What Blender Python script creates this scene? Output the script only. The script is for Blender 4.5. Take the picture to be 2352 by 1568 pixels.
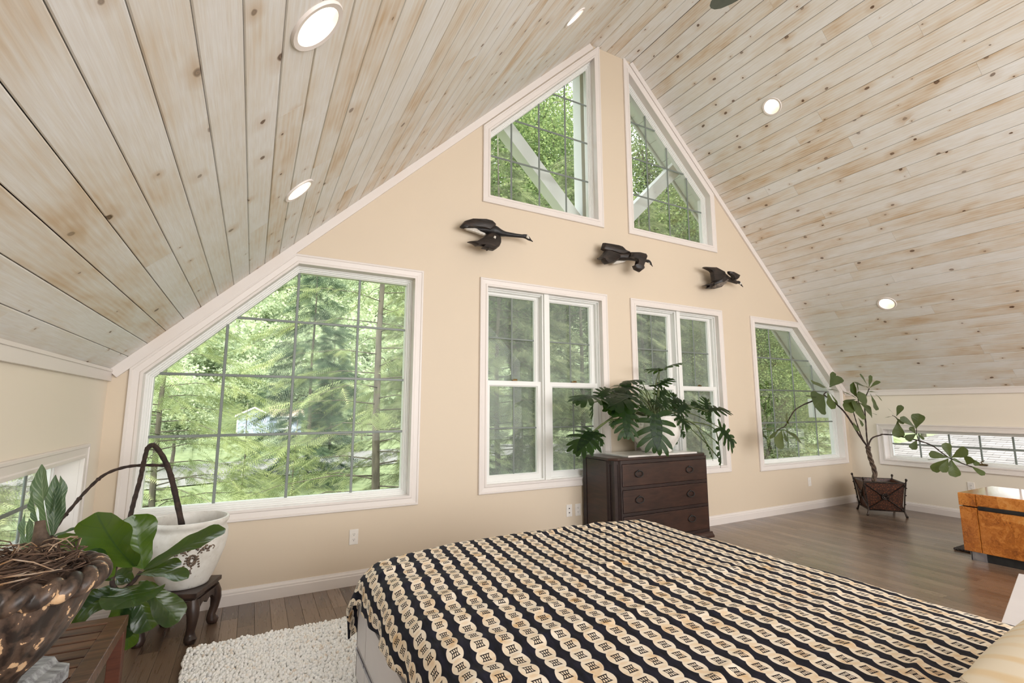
import bpy, bmesh, math, random
import numpy as np
from mathutils import Vector, Matrix, geometry
sc = bpy.context.scene
for o in list(bpy.data.objects): bpy.data.objects.remove(o)
COL = sc.collection
random.seed(7); RNG = np.random.default_rng(7)
PI = math.pi
R = math.radians

# ------------------------------------------------------------ camera, sky, lamps, exposure
FPX, YAW, PITCH = 1104.7, 0.4906, 0.1372          # focal length in pixels of a 2352 px wide frame
CAM = Vector((-3.498, -4.05, 1.354))
FW = Vector((math.sin(YAW)*math.cos(PITCH), math.cos(YAW)*math.cos(PITCH), math.sin(PITCH)))
RT = Vector((math.cos(YAW), -math.sin(YAW), 0)); UP = RT.cross(FW)
cam_d = bpy.data.cameras.new('camera'); cam = bpy.data.objects.new('camera', cam_d); COL.objects.link(cam)
cam_d.sensor_width = 36; cam_d.lens = 36*FPX/2352; cam_d.clip_start = .02; cam_d.clip_end = 600
m = Matrix((RT, UP, -FW)).transposed().to_4x4(); m.translation = CAM; cam.matrix_world = m
sc.camera = cam
sc.view_settings.view_transform = 'Standard'; sc.view_settings.look = 'None'
sc.view_settings.exposure = 0.27; sc.view_settings.gamma = 1.0; sc.view_settings.use_curve_mapping = False
sc.cycles.max_bounces = 10; sc.cycles.diffuse_bounces = 4; sc.cycles.transparent_max_bounces = 24
sc.cycles.sample_clamp_indirect = 6.0; sc.cycles.caustics_reflective = False; sc.cycles.caustics_refractive = False
w = bpy.data.worlds.new('world'); sc.world = w; w.use_nodes = True
wn = w.node_tree
bg = wn.nodes['Background']; bg.inputs[1].default_value = 2.8
tc = wn.nodes.new('ShaderNodeTexCoord'); sx = wn.nodes.new('ShaderNodeSeparateXYZ'); rp = wn.nodes.new('ShaderNodeValToRGB')
wn.links.new(tc.outputs['Generated'], sx.inputs[0]); wn.links.new(sx.outputs['Z'], rp.inputs[0]); wn.links.new(rp.outputs[0], bg.inputs[0])
rp.color_ramp.elements[0].position = 0.0; rp.color_ramp.elements[0].color = (.86, .90, .95, 1)
rp.color_ramp.elements[1].position = .6; rp.color_ramp.elements[1].color = (.93, .96, 1.0, 1)   # bright overcast sky
sun_d = bpy.data.lights.new('sun', 'SUN'); sun = bpy.data.objects.new('sun', sun_d); COL.objects.link(sun)
sun_d.energy = 3.0; sun_d.angle = R(25); sun_d.color = (1, .95, .86); sun.rotation_euler = (R(42), R(-12), 0)
def area(name, loc, rot, sx_, sy_, e, col):
    d = bpy.data.lights.new(name, 'AREA'); d.shape = 'RECTANGLE'; d.size = sx_; d.size_y = sy_; d.energy = e; d.color = col
    o = bpy.data.objects.new(name, d); COL.objects.link(o); o.location = loc; o.rotation_euler = rot
    return o
# added fill light in front of the solid rear wall, behind the camera
area('rear_fill_light', (0, -7.85, 2.1), (R(90), 0, 0), 6.5, 3.2, 400, (.975, .98, 1.0))

# ------------------------------------------------------------ helpers
def srgb(r, g, b):
    f = lambda c: (c/255/12.92) if c/255 <= .04045 else ((c/255+.055)/1.055)**2.4
    return (f(r), f(g), f(b), 1)
def ray(u, v): return FW + RT*((u-1176)/FPX) + UP*((784-v)/FPX)
def P(u, v, ax, val):
    d = ray(u, v); return CAM + d*((val-CAM[ax])/d[ax])
def PP(u, v, pt, n):
    d = ray(u, v); n = Vector(n); return CAM + d*((Vector(pt)-CAM).dot(n)/d.dot(n))

def tag(o, label=None, cat=None, group=None, kind=None):
    if label: o['label'] = label
    if cat: o['category'] = cat
    if group: o['group'] = group
    if kind: o['kind'] = kind
    return o
def empty(name, loc=(0, 0, 0), **k):
    o = bpy.data.objects.new(name, None); COL.objects.link(o); o.location = loc; o.empty_display_size = .05
    return tag(o, **k)
def origin_of(o):
    v = Vector((0, 0, 0))
    while o: v += o.location; o = o.parent
    return v

class MB:
    def __init__(s): s.v = []; s.f = []; s.uv = None
    def add(s, vs, fs):
        b = len(s.v); s.v += [tuple(x) for x in vs]; s.f += [tuple(i+b for i in f) for f in fs]; return b
    def box(s, x0, x1, y0, y1, z0, z1):
        s.add([(x0,y0,z0),(x1,y0,z0),(x1,y1,z0),(x0,y1,z0),(x0,y0,z1),(x1,y0,z1),(x1,y1,z1),(x0,y1,z1)],
              [(0,3,2,1),(4,5,6,7),(0,1,5,4),(1,2,6,5),(2,3,7,6),(3,0,4,7)]); return s
    def obox(s, c, ax, ay, az):      # box from centre and three half axes
        c, ax, ay, az = map(Vector, (c, ax, ay, az)); vs = []
        for k in (-1, 1):
            for (i, j) in ((-1,-1),(1,-1),(1,1),(-1,1)): vs.append(c+ax*i+ay*j+az*k)
        s.add(vs, [(0,3,2,1),(4,5,6,7),(0,1,5,4),(1,2,6,5),(2,3,7,6),(3,0,4,7)]); return s
    def bar(s, a, b, w, h, up=(0,0,1)):
        a, b = Vector(a), Vector(b); d = (b-a); L = d.length; d.normalize(); up = Vector(up)
        if abs(d.dot(up)) > .95: up = Vector((0, 1, 0))
        x = d.cross(up).normalized(); y = x.cross(d)
        return s.obox((a+b)/2, d*L/2, x*w/2, y*h/2)
    def loft(s, loops, closed=True, cap0=True, cap1=True):
        n = len(loops[0]); b = len(s.v)
        for l in loops: s.v += [tuple(p) for p in l]
        for i in range(len(loops)-1):
            for j in range(n if closed else n-1):
                k = (j+1) % n
                s.f.append((b+i*n+j, b+i*n+k, b+(i+1)*n+k, b+(i+1)*n+j))
        if cap0: s.f.append(tuple(b+j for j in reversed(range(n))))
        if cap1: s.f.append(tuple(b+(len(loops)-1)*n+j for j in range(n)))
        return s
    def tube(s, pts, rad, n=8, flat=1.0, flatdir=None):
        pts = [Vector(p) for p in pts]
        if not hasattr(rad, '__len__'): rad = [rad]*len(pts)
        loops = []; prev = None
        for i, p in enumerate(pts):
            d = (pts[min(i+1, len(pts)-1)]-pts[max(i-1, 0)]).normalized()
            if prev is None:
                a = Vector((0, 0, 1)) if abs(d.z) < .9 else Vector((1, 0, 0))
                if flatdir: a = Vector(flatdir)
                x = (a-d*a.dot(d)).normalized()
            else: x = (prev-d*prev.dot(d)).normalized()
            prev = x; y = d.cross(x)
            loops.append([p+(x*math.cos(t)*flat+y*math.sin(t))*rad[i] for t in (2*PI*j/n for j in range(n))])
        return s.loft(loops)
    def lathe(s, prof, c=(0,0,0), n=40, mod=None, cap0=True, cap1=True):
        c = Vector(c); loops = []
        for (r, z) in prof:
            loops.append([c+Vector((math.cos(t), math.sin(t), 0))*(r*(mod(t, z) if mod else 1))+Vector((0, 0, z)) for t in (2*PI*j/n for j in range(n))])
        return s.loft(loops, True, cap0, cap1)
    def ball(s, c, rx, ry=None, rz=None, n=10, k=6):
        ry = ry or rx; rz = rz or rx; c = Vector(c)
        loops = [[c+Vector((rx*math.sin(a)*math.cos(t), ry*math.sin(a)*math.sin(t), rz*math.cos(a))) for t in (2*PI*j/n for j in range(n))]
                 for a in (max(.02, min(PI-.02, PI*i/k)) for i in range(k+1))]
        return s.loft(loops)
    def build(s, name, mat, parent=None, smooth=False, bevel=0, auto=None, loc=None, seg=2, recalc=True):
        me = bpy.data.meshes.new(name)
        org = origin_of(parent) if parent else Vector(loc or (0, 0, 0))
        bm = bmesh.new()
        vs = [bm.verts.new((p[0]-org.x, p[1]-org.y, p[2]-org.z)) for p in s.v]
        for f in s.f:
            try: bm.faces.new([vs[i] for i in f])
            except ValueError: pass
        if recalc: bmesh.ops.recalc_face_normals(bm, faces=bm.faces)
        if bevel:
            bm.normal_update()
            ed = [e for e in bm.edges if len(e.link_faces) == 2 and e.calc_face_angle(0) > R(25)]
            bmesh.ops.bevel(bm, geom=ed, offset=bevel, segments=seg, profile=.6, affect='EDGES', clamp_overlap=True)
        if s.uv:
            bm.verts.index_update(); ul = bm.loops.layers.uv.new('UVMap')
            for f in bm.faces:
                for l in f.loops: l[ul].uv = s.uv[l.vert.index]
        if smooth:
            for f in bm.faces: f.smooth = True
            if auto:
                for e in bm.edges:
                    if len(e.link_faces) == 2 and e.calc_face_angle(0) > R(auto): e.smooth = False
        bm.to_mesh(me); bm.free()
        o = bpy.data.objects.new(name, me); COL.objects.link(o)
        if mat: me.materials.append(mat)
        if parent: o.parent = parent
        elif loc: o.location = loc
        return o

def copy_tree(o, loc=None, parent=None):
    c = o.copy(); COL.objects.link(c); c.parent = parent
    if loc is not None: c.location = loc
    for ch in [x for x in bpy.data.objects if x.parent == o]: copy_tree(ch, None, c)
    return c
def spline(pts, n=8):
    pts = [Vector(p) for p in pts]; out = []
    for i in range(len(pts)-1):
        p0, p1, p2, p3 = pts[max(i-1, 0)], pts[i], pts[i+1], pts[min(i+2, len(pts)-1)]
        for k in range(n):
            t = k/n
            out.append(.5*((2*p1)+(p2-p0)*t+(2*p0-5*p1+4*p2-p3)*t*t+(3*p1-p0-3*p2+p3)*t**3))
    out.append(pts[-1]); return out
def lerp_list(a, n): return [a[0]+(a[1]-a[0])*i/(n-1) for i in range(n)]

# ------------------------------------------------------------ materials
class NT:
    def __init__(s, name):
        s.m = bpy.data.materials.new(name); s.m.use_nodes = True; s.t = s.m.node_tree; s.b = s.t.nodes['Principled BSDF']
    def n(s, typ, **k):
        x = s.t.nodes.new(typ)
        for a, b in k.items(): setattr(x, a, b)
        return x
    def put(s, v, inp):
        if isinstance(v, bpy.types.NodeSocket): s.t.links.new(v, inp)
        elif v is not None: inp.default_value = v
    def math(s, op, a, b=None, c=None, clamp=False):
        x = s.n('ShaderNodeMath', operation=op, use_clamp=clamp); s.put(a, x.inputs[0])
        if b is not None: s.put(b, x.inputs[1])
        if c is not None: s.put(c, x.inputs[2])
        return x.outputs[0]
    def vmath(s, op, a, b=None):
        x = s.n('ShaderNodeVectorMath', operation=op); s.put(a, x.inputs[0])
        if b is not None: s.put(b, x.inputs[1])
        return x.outputs[0]
    def sep(s, v): x = s.n('ShaderNodeSeparateXYZ'); s.put(v, x.inputs[0]); return x.outputs
    def comb(s, a, b, c):
        x = s.n('ShaderNodeCombineXYZ'); s.put(a, x.inputs[0]); s.put(b, x.inputs[1]); s.put(c, x.inputs[2]); return x.outputs[0]
    def pos(s): return s.n('ShaderNodeNewGeometry').outputs['Position']
    def objc(s): return s.n('ShaderNodeTexCoord').outputs['Object']
    def uv(s): return s.n('ShaderNodeTexCoord').outputs['UV']
    def rnd(s): return s.n('ShaderNodeObjectInfo').outputs['Random']
    def noise(s, v, scale, detail=3, rough=.55, dist=0):
        x = s.n('ShaderNodeTexNoise'); s.put(v, x.inputs['Vector']); x.inputs['Scale'].default_value = scale
        x.inputs['Detail'].default_value = detail; x.inputs['Roughness'].default_value = rough; x.inputs['Distortion'].default_value = dist
        return x.outputs['Fac']
    def vor(s, v, scale, feature='F1', dim='3D', rand=1):
        x = s.n('ShaderNodeTexVoronoi', feature=feature, voronoi_dimensions=dim); s.put(v, x.inputs['Vector'])
        x.inputs['Scale'].default_value = scale; x.inputs['Randomness'].default_value = rand; return x
    def wave(s, v, scale, dist=2, detail=2, dscale=1, rings=False):
        x = s.n('ShaderNodeTexWave', wave_type='RINGS' if rings else 'BANDS'); s.put(v, x.inputs['Vector'])
        x.inputs['Scale'].default_value = scale; x.inputs['Distortion'].default_value = dist; x.inputs['Detail'].default_value = detail
        x.inputs['Detail Scale'].default_value = dscale; return x.outputs['Fac']
    def ramp(s, f, stops, interp='LINEAR'):
        x = s.n('ShaderNodeValToRGB'); s.put(f, x.inputs[0]); cr = x.color_ramp; cr.interpolation = interp
        while len(cr.elements) < len(stops): cr.elements.new(.5)
        for e, (p, c) in zip(cr.elements, stops): e.position = p; e.color = c if len(c) == 4 else (*c, 1)
        return x.outputs[0]
    def val(s, f, a, b, lo=0, hi=1):
        x = s.n('ShaderNodeMapRange'); s.put(f, x.inputs[0]); x.inputs[1].default_value = a; x.inputs[2].default_value = b
        x.inputs[3].default_value = lo; x.inputs[4].default_value = hi; return x.outputs[0]
    def mix(s, f, a, b, mode='MIX'):
        x = s.n('ShaderNodeMix', data_type='RGBA', blend_type=mode); s.put(f, x.inputs[0]); s.put(a, x.inputs[6]); s.put(b, x.inputs[7]); return x.outputs[2]
    def bump(s, h, strength=.3, dist=.01):
        x = s.n('ShaderNodeBump'); x.inputs['Strength'].default_value = strength; x.inputs['Distance'].default_value = dist
        s.put(h, x.inputs['Height']); s.t.links.new(x.outputs[0], s.b.inputs['Normal'])
    def out(s, col=None, rough=None, metal=None, **k):
        if col is not None: s.put(col, s.b.inputs['Base Color'])
        if rough is not None: s.put(rough, s.b.inputs['Roughness'])
        if metal is not None: s.put(metal, s.b.inputs['Metallic'])
        for a, b in k.items(): s.put(b, s.b.inputs[a.replace('_', ' ')])
        return s.m
    def scale(s, v, xyz): return s.vmath('MULTIPLY', v, xyz)
    def surface(s, sh): s.t.links.new(sh, s.t.nodes['Material Output'].inputs[0])

def pm(name, c1, c2, scale=8, rough=.5, metal=0, bump=0, bscale=None, detail=3, lo=.35, hi=.65, stretch=None, **k):
    t = NT(name); v = t.objc()
    if stretch: v = t.scale(v, stretch)
    f = t.noise(v, scale, detail); c = t.ramp(f, [(lo, c1), (hi, c2)])
    if bump: t.bump(t.noise(v, bscale or scale*4, 3), bump, .004)
    return t.out(c, rough, metal, **k)

def ceiling_wood():
    t = NT('whitewashed_pine'); p = t.pos(); r = t.rnd(); x, y, z = t.sep(p)
    r2 = t.math('FRACT', t.math('MULTIPLY', r, 37.7)); r3 = t.math('FRACT', t.math('MULTIPLY', r, 91.3))
    ax = t.math('ADD', t.math('MULTIPLY', x, 1.4), t.math('MULTIPLY', r, 23.0))
    ay = t.math('ADD', y, t.math('MULTIPLY', r2, 31.0))
    v2 = t.comb(ax, ay, t.math('MULTIPLY', r3, 11.0))
    grain = t.noise(t.scale(v2, (34, 1.7, 1)), 2.2, 4, .62, .4)
    fine = t.noise(t.scale(v2, (260, 9, 1)), 1.0, 2)
    cath = t.wave(t.scale(v2, (9, .55, 1)), 1.5, 6, 2, .8)
    blot = t.noise(t.scale(v2, (5, 1.5, 1)), 1.3, 3, .6)
    stain = t.math('ADD', t.math('MULTIPLY', blot, .9), t.math('ADD', t.math('MULTIPLY', grain, .34), t.math('ADD', t.math('MULTIPLY', t.math('SUBTRACT', r, .5), .24), t.math('MULTIPLY', cath, .07))))
    col = t.ramp(stain, [(.48, srgb(236, 236, 234)), (.66, srgb(230, 226, 218)), (.80, srgb(222, 210, 193)), (.97, srgb(204, 176, 140))])
    col = t.mix(t.val(fine, .35, .75, 0, .35), col, srgb(206, 194, 178))
    # knots
    kv = t.comb(t.math('MULTIPLY', ax, 1.0), t.math('MULTIPLY', ay, .72), r3)
    kv = t.vmath('ADD', kv, t.scale(t.comb(t.noise(t.scale(p, (9, 9, 9)), 1), t.noise(t.scale(p, (8, 7, 9)), 1.3), 0), (.03, .03, 0)))
    vo = t.vor(kv, 3.8, 'F1', '2D'); d = vo.outputs['Distance']; cr, cg, cb = t.sep(vo.outputs['Color'])
    size = t.val(cr, 0, 1, .012, .062); has = t.math('GREATER_THAN', cg, .18)
    kd = t.math('DIVIDE', d, size)
    knot = t.math('MULTIPLY', t.val(kd, .75, 1.05, 1, 0), has)
    halo = t.math('MULTIPLY', t.val(kd, 1.0, 4.5, .55, 0), has)
    col = t.mix(t.math('MULTIPLY', halo, t.val(blot, .35, .6, .35, 1)), col, srgb(194, 164, 126))
    kcol = t.ramp(t.math('FRACT', t.math('MULTIPLY', kd, 1.9)), [(.0, srgb(58, 40, 28)), (.5, srgb(128, 96, 68)), (.95, srgb(60, 42, 30))])
    col = t.mix(t.math('MULTIPLY', knot, t.val(cb, 0, 1, .55, 1)), col, kcol)
    t.bump(t.math('ADD', grain, t.math('MULTIPLY', fine, .4)), .12, .002)
    return t.out(col, .52)
def floor_wood(name, brick=False):
    t = NT(name); p = t.pos(); x, y, z = t.sep(p); r = t.rnd()
    if brick:
        b = t.n('ShaderNodeTexBrick'); t.put(t.comb(y, x, 0), b.inputs[0]); b.inputs['Scale'].default_value = 1
        b.inputs['Brick Width'].default_value = .9; b.inputs['Row Height'].default_value = .095; b.inputs['Mortar Size'].default_value = .0015
        b.inputs[1].default_value = (0, 0, 0, 1); b.inputs[2].default_value = (1, 1, 1, 1); b.inputs[3].default_value = (.5, .5, .5, 1)
        r = t.sep(b.outputs[0])[0]
    r2 = t.math('FRACT', t.math('MULTIPLY', r, 57.3))
    v2 = t.comb(t.math('ADD', x, t.math('MULTIPLY', r, 19)), t.math('ADD', y, t.math('MULTIPLY', r2, 23)), 0)
    g = t.noise(t.scale(v2, (40, 2.2, 1)), 1.6, 5, .65, .6); fine = t.noise(t.scale(v2, (300, 14, 1)), 1, 2)
    wv = t.wave(t.scale(v2, (16, 1.2, 1)), 2, 7, 3, .9)
    tone = t.math('ADD', t.math('MULTIPLY', r2, .46), t.math('MULTIPLY', g, .42))
    col = t.ramp(tone, [(.08, srgb(74, 57, 46)), (.32, srgb(102, 82, 67)), (.55, srgb(126, 103, 85)), (.85, srgb(160, 136, 115))])
    col = t.mix(t.val(wv, .55, .95, 0, .22), col, srgb(84, 66, 52)); col = t.mix(t.val(fine, .4, .8, 0, .3), col, srgb(76, 60, 48))
    t.bump(t.math('ADD', g, fine), .10, .002)
    return t.out(col, t.val(g, .3, .7,   .24, .36), Specular_IOR_Level=.6, Coat_Weight=.45, Coat_Roughness=.20)

M = {}
M['ceil'] = ceiling_wood(); M['floor'] = floor_wood('dark_hardwood'); M['floor2'] = floor_wood('dark_hardwood_strip', True)
M['cavity'] = pm('dark_cavity', srgb(104, 78, 56), srgb(124, 94, 68), 6, .9)
def paint(name, c, bump=.06, rough=.55):
    t = NT(name); p = t.pos(); n = t.noise(p, 1.1, 2)
    d = tuple(x*.97 for x in c[:3])+(1,)
    t.bump(t.noise(p, 240, 2), bump, .001); return t.out(t.mix(n, c, d), rough)
M['wall'] = paint('cream_wall_paint', srgb(219, 203, 181))
M['wall2'] = paint('daylit_cream_wall_paint', srgb(236, 226, 210))  # same cream paint, with the daylight on the knee walls lightened into its colour
M['trim'] = paint('white_trim_paint', srgb(230, 222, 216), .02, .38)
M['vinyl'] = paint('white_vinyl', srgb(236, 236, 232), .01, .35)
M['muntin'] = pm('grey_green_grille', srgb(116, 124, 118), srgb(128, 135, 130), 5, .4)
M['plastic'] = pm('white_plastic', srgb(232, 226, 218), srgb(238, 232, 225), 20, .35)
M['black'] = pm('black_slot', (.01, .01, .01, 1), (.02, .02, .02, 1), 20, .6)
M['brass'] = pm('aged_brass', srgb(120, 96, 60), srgb(90, 70, 45), 30, .4, .9)
def glass(name, tint=(1, 1, 1, 1)):
    t = NT(name); tr = t.n('ShaderNodeBsdfTransparent'); tr.inputs[0].default_value = tint
    gl = t.n('ShaderNodeBsdfGlossy'); gl.inputs['Roughness'].default_value = .0
    fr = t.n('ShaderNodeFresnel'); fr.inputs[0].default_value = 1.3
    mx = t.n('ShaderNodeMixShader'); t.put(t.math('MULTIPLY', fr.outputs[0], .35), mx.inputs[0]); t.t.links.new(tr.outputs[0], mx.inputs[1]); t.t.links.new(gl.outputs[0], mx.inputs[2])
    t.surface(mx.outputs[0]); return t.m
M['glass'] = glass('clear_window_glass', (.97, .985, .975, 1))
def screen():
    t = NT('grey_insect_screen'); tr = t.n('ShaderNodeBsdfTransparent'); df = t.n('ShaderNodeBsdfDiffuse')
    t.put(t.ramp(t.noise(t.pos(), 3, 2), [(.3, (.38, .41, .39, 1)), (.7, (.45, .48, .46, 1))]), df.inputs[0])
    mx = t.n('ShaderNodeMixShader'); mx.inputs[0].default_value = .23; t.t.links.new(tr.outputs[0], mx.inputs[1]); t.t.links.new(df.outputs[0], mx.inputs[2])
    t.surface(mx.outputs[0]); return t.m
M['screen'] = screen()
def emit(name, col, s):
    t = NT(name); t.put(t.ramp(t.noise(t.objc(), 3, 1), [(0, col), (1, col)]), t.b.inputs['Emission Color']); t.b.inputs['Emission Strength'].default_value = s
    return t.out(col, .5)
M['lamp'] = emit('lit_lamp', (1, .93, .80, 1), 14.0)
M['can'] = pm('white_lamp_baffle', srgb(244, 238, 226), srgb(248, 243, 232), 9, .35)
def leaf_mat(name, c1, c2, back, vein, nv=8, trans=.35, rough=.32, veinw=.10, spec=.5):
    t = NT(name); u, v, _ = t.sep(t.uv()); r = t.rnd()
    au = t.math('ABSOLUTE', u)
    s = t.math('ABSOLUTE', t.math('SUBTRACT', t.math('FRACT', t.math('MULTIPLY', t.math('SUBTRACT', v, t.math('MULTIPLY', au, .22)), nv)), .5))
    ve = t.math('MAXIMUM', t.val(s, 0, veinw, .75, 0), t.val(au, 0, .07, 1, 0))
    n = t.noise(t.objc(), 14, 3)
    base = t.mix(t.val(t.math('ADD', t.math('MULTIPLY', n, .6), t.math('MULTIPLY', r, .6)), .3, .9), c1, c2)
    col = t.mix(t.math('MULTIPLY', ve, .6), base, vein)
    t.bump(t.val(s, 0, .25, 0, 1), .22, .004)
    t.out(col, rough, Specular_IOR_Level=spec)
    tl = t.n('ShaderNodeBsdfTranslucent'); t.put(t.mix(t.math('MULTIPLY', ve, .7), back, c1), tl.inputs[0])
    mx = t.n('ShaderNodeMixShader'); mx.inputs[0].default_value = trans
    t.t.links.new(t.b.outputs[0], mx.inputs[1]); t.t.links.new(tl.outputs[0], mx.inputs[2]); t.surface(mx.outputs[0]); return t.m
M['fiddle'] = leaf_mat('glossy_fiddle_leaf', srgb(22, 44, 24), srgb(38, 64, 30), srgb(170, 205, 60), srgb(72, 100, 54), 6, .22, .24, .03)
M['figleaf'] = leaf_mat('dull_fig_leaf', srgb(62, 78, 48), srgb(88, 102, 60), srgb(130, 142, 62), srgb(112, 124, 86), 6, .25, .42, .04)
M['philo'] = leaf_mat('dark_split_leaf', srgb(15, 31, 17), srgb(30, 52, 24), srgb(120, 170, 45), srgb(60, 84, 46), 7, .22, .36, .04, .22)
M['curl'] = leaf_mat('grey_green_curled_leaf', srgb(74, 96, 72), srgb(96, 116, 84), srgb(110, 140, 70), srgb(170, 184, 150), 10, .2, .4, .2)
M['bark'] = pm('dark_stem_bark', srgb(36, 26, 22), srgb(66, 49, 41), 40, .8, 0, .5, 90)
M['stalk'] = pm('green_leaf_stalk', srgb(70, 88, 46), srgb(96, 104, 62), 20, .5)
M['braid'] = pm('grey_brown_trunk_bark', srgb(66, 53, 44), srgb(112, 94, 78), 30, .8, 0, .5, 80)
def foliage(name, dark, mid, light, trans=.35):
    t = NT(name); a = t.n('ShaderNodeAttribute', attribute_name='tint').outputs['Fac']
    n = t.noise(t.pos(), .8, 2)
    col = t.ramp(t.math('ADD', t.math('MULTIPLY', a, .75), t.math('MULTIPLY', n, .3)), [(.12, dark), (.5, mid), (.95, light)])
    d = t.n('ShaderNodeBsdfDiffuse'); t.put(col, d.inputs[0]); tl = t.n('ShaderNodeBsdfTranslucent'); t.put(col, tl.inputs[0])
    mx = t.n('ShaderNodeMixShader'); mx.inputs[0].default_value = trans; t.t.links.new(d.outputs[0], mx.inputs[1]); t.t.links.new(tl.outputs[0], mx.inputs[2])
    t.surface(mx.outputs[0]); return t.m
M['hemlock'] = foliage('hemlock_needles', srgb(84, 94, 72), srgb(146, 156, 118), srgb(216, 220, 166))
M['hemlock_pale'] = foliage('pale_hemlock_needles', srgb(112, 128, 88), srgb(172, 184, 130), srgb(222, 226, 166))
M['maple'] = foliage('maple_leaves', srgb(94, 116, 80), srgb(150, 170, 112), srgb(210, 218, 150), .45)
M['far'] = foliage('haze_paled_far_leaves', srgb(160, 174, 146), srgb(194, 206, 168), srgb(220, 226, 190))  # distance haze is put into these paled leaf colours
M['conifer'] = foliage('dark_conifer_needles', srgb(50, 64, 54), srgb(88, 108, 86), srgb(140, 158, 120))
M['trunk'] = pm('grey_tree_bark', srgb(92, 86, 76), srgb(130, 122, 108), 10, .9, 0, .5, 40, stretch=(1, 1, .25))
M['grass'] = pm('lawn_grass', srgb(112, 126, 84), srgb(142, 154, 108), 1.5, .9, 0, .4, 30)
M['gravel'] = pm('pale_gravel', srgb(128, 126, 120), srgb(150, 148, 142), 14, .9, 0, .4, 60)


# ------------------------------------------------------------ room shell
W, ZK, ZF, FX, YB = 4.35, 1.60, 5.54, .32, -8.0
SL = (ZF-ZK)/(W-FX); ANG = math.atan(SL); SLEN = math.hypot(W-FX, ZF-ZK)
TW = .16                                            # wall thickness
def roofz(x): return min(ZF, ZK+(W-abs(x))*SL)

def inset(poly, d):
    n = len(poly); lines = []
    for i in range(n):
        a = Vector(poly[i]); b = Vector(poly[(i+1) % n]); e = (b-a).normalized(); nn = Vector((-e.y, e.x)); lines.append((a+nn*d, e))
    out = []
    for i in range(n):
        (a, e), (b, f) = lines[i-1], lines[i]
        den = e.x*f.y-e.y*f.x; t = ((b.x-a.x)*f.y-(b.y-a.y)*f.x)/den; out.append((a+e*t)[:])
    return out
def ccw(p):
    s = sum(p[i][0]*p[(i+1) % len(p)][1]-p[(i+1) % len(p)][0]*p[i][1] for i in range(len(p))); return p if s > 0 else p[::-1]
gable = lambda a, b, d: (a, d, b)
left_w = lambda a, b, d: (-W-d, a, b)
right_w = lambda a, b, d: (W+d, a, b)

def wall(name, outer, holes, mp, t=TW, label=None):
    mb = MB(); loops = [outer]+holes
    flat = [p for l in loops for p in l]
    tri = geometry.tessellate_polygon([[Vector((p[0], p[1], 0)) for p in l] for l in loops])
    n = len(flat)
    mb.add([mp(p[0], p[1], 0) for p in flat]+[mp(p[0], p[1], t) for p in flat], [tuple(x) for x in tri]+[tuple(i+n for i in x) for x in tri])
    k = 0
    for l in loops:
        for j in range(len(l)):
            a, b = k+j, k+(j+1) % len(l); mb.f.append((a, b, b+n, a+n))
        k += len(l)
    return tag(mb.build(name, M['wall' if 'gable' in name else 'wall2']), label, 'wall', kind='structure')

def ring(poly, prof, mp):       # sweep of a moulding profile (inset, depth) round a convex polygon
    mb = MB(); loops = [[mp(p[0], p[1], d) for p in inset(poly, i)] for i, d in prof]
    loops.append(loops[0]); mb.loft(loops, True, False, False); return mb
def sheet(poly, d0, d1, mp):
    mb = MB(); mb.loft([[mp(p[0], p[1], d0) for p in poly], [mp(p[0], p[1], d1) for p in poly]]); return mb
def clipline(poly, axis, c):
    xs = []
    for i in range(len(poly)):
        a, b = poly[i], poly[(i+1) % len(poly)]
        if (a[axis]-c)*(b[axis]-c) < 0: t = (c-a[axis])/(b[axis]-a[axis]); xs.append(a[1-axis]+(b[1-axis]-a[1-axis])*t)
    return (min(xs), max(xs)) if len(xs) >= 2 else None
def muntins(poly, vs, hs, d0, d1, mp, parent, wd=.020):
    for ax, cs in ((0, vs), (1, hs)):
        for c in cs:
            r = clipline(poly, ax, c)
            if not r: continue
            a, b = r
            q = [(c-wd/2, a), (c+wd/2, a), (c+wd/2, b), (c-wd/2, b)] if ax == 0 else [(a, c-wd/2), (b, c-wd/2), (b, c+wd/2), (a, c+wd/2)]
            sheet(q, d0+.0007*ax, d1-.0007*ax, mp).build('muntin', M['muntin'], parent, bevel=.003, seg=1)
CASING = [(0, .002), (0, -.016), (.004, -.021), (.016, -.021), (.021, -.016), (.056, -.013), (.062, -.019), (.078, -.019), (.080, -.015), (.080, .002)]
def fixed_window(i, poly, vs, hs, mp, label, ctr, gd=.105, d=.042):
    poly = ccw(poly); root = empty('window_%d' % i, mp(*ctr, 0), label=label, cat='window', kind='structure')
    ring(poly, CASING, mp).build('casing', M['trim'], root)
    ring(poly, [(.080, .0025), (.080, .155), (.0742, .155), (.0742, .0025)], mp).build('jamb', M['trim'], root)
    e = .080; f = d/.042
    ring(poly, [(e-.003, .15), (e-.003, .062), (e+.010*f, .062), (e+.012*f, .072), (e+.022*f, .072), (e+.024*f, .084), (e+.034*f, .084), (e+.036*f, .094), (e+.042*f, .096), (e+.042*f, .15)], mp).build('frame', M['vinyl'], root)
    g = inset(poly, e+.040*f)
    sheet(g, gd, gd+.004, mp).build('glass', M['glass'], root)
    muntins(inset(poly, e+.042*f), vs, hs, gd-.012, gd-.002, mp, root)
    return inset(poly, .0745)
def mirror(p): return [(-x, y) for x, y in p]

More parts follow.
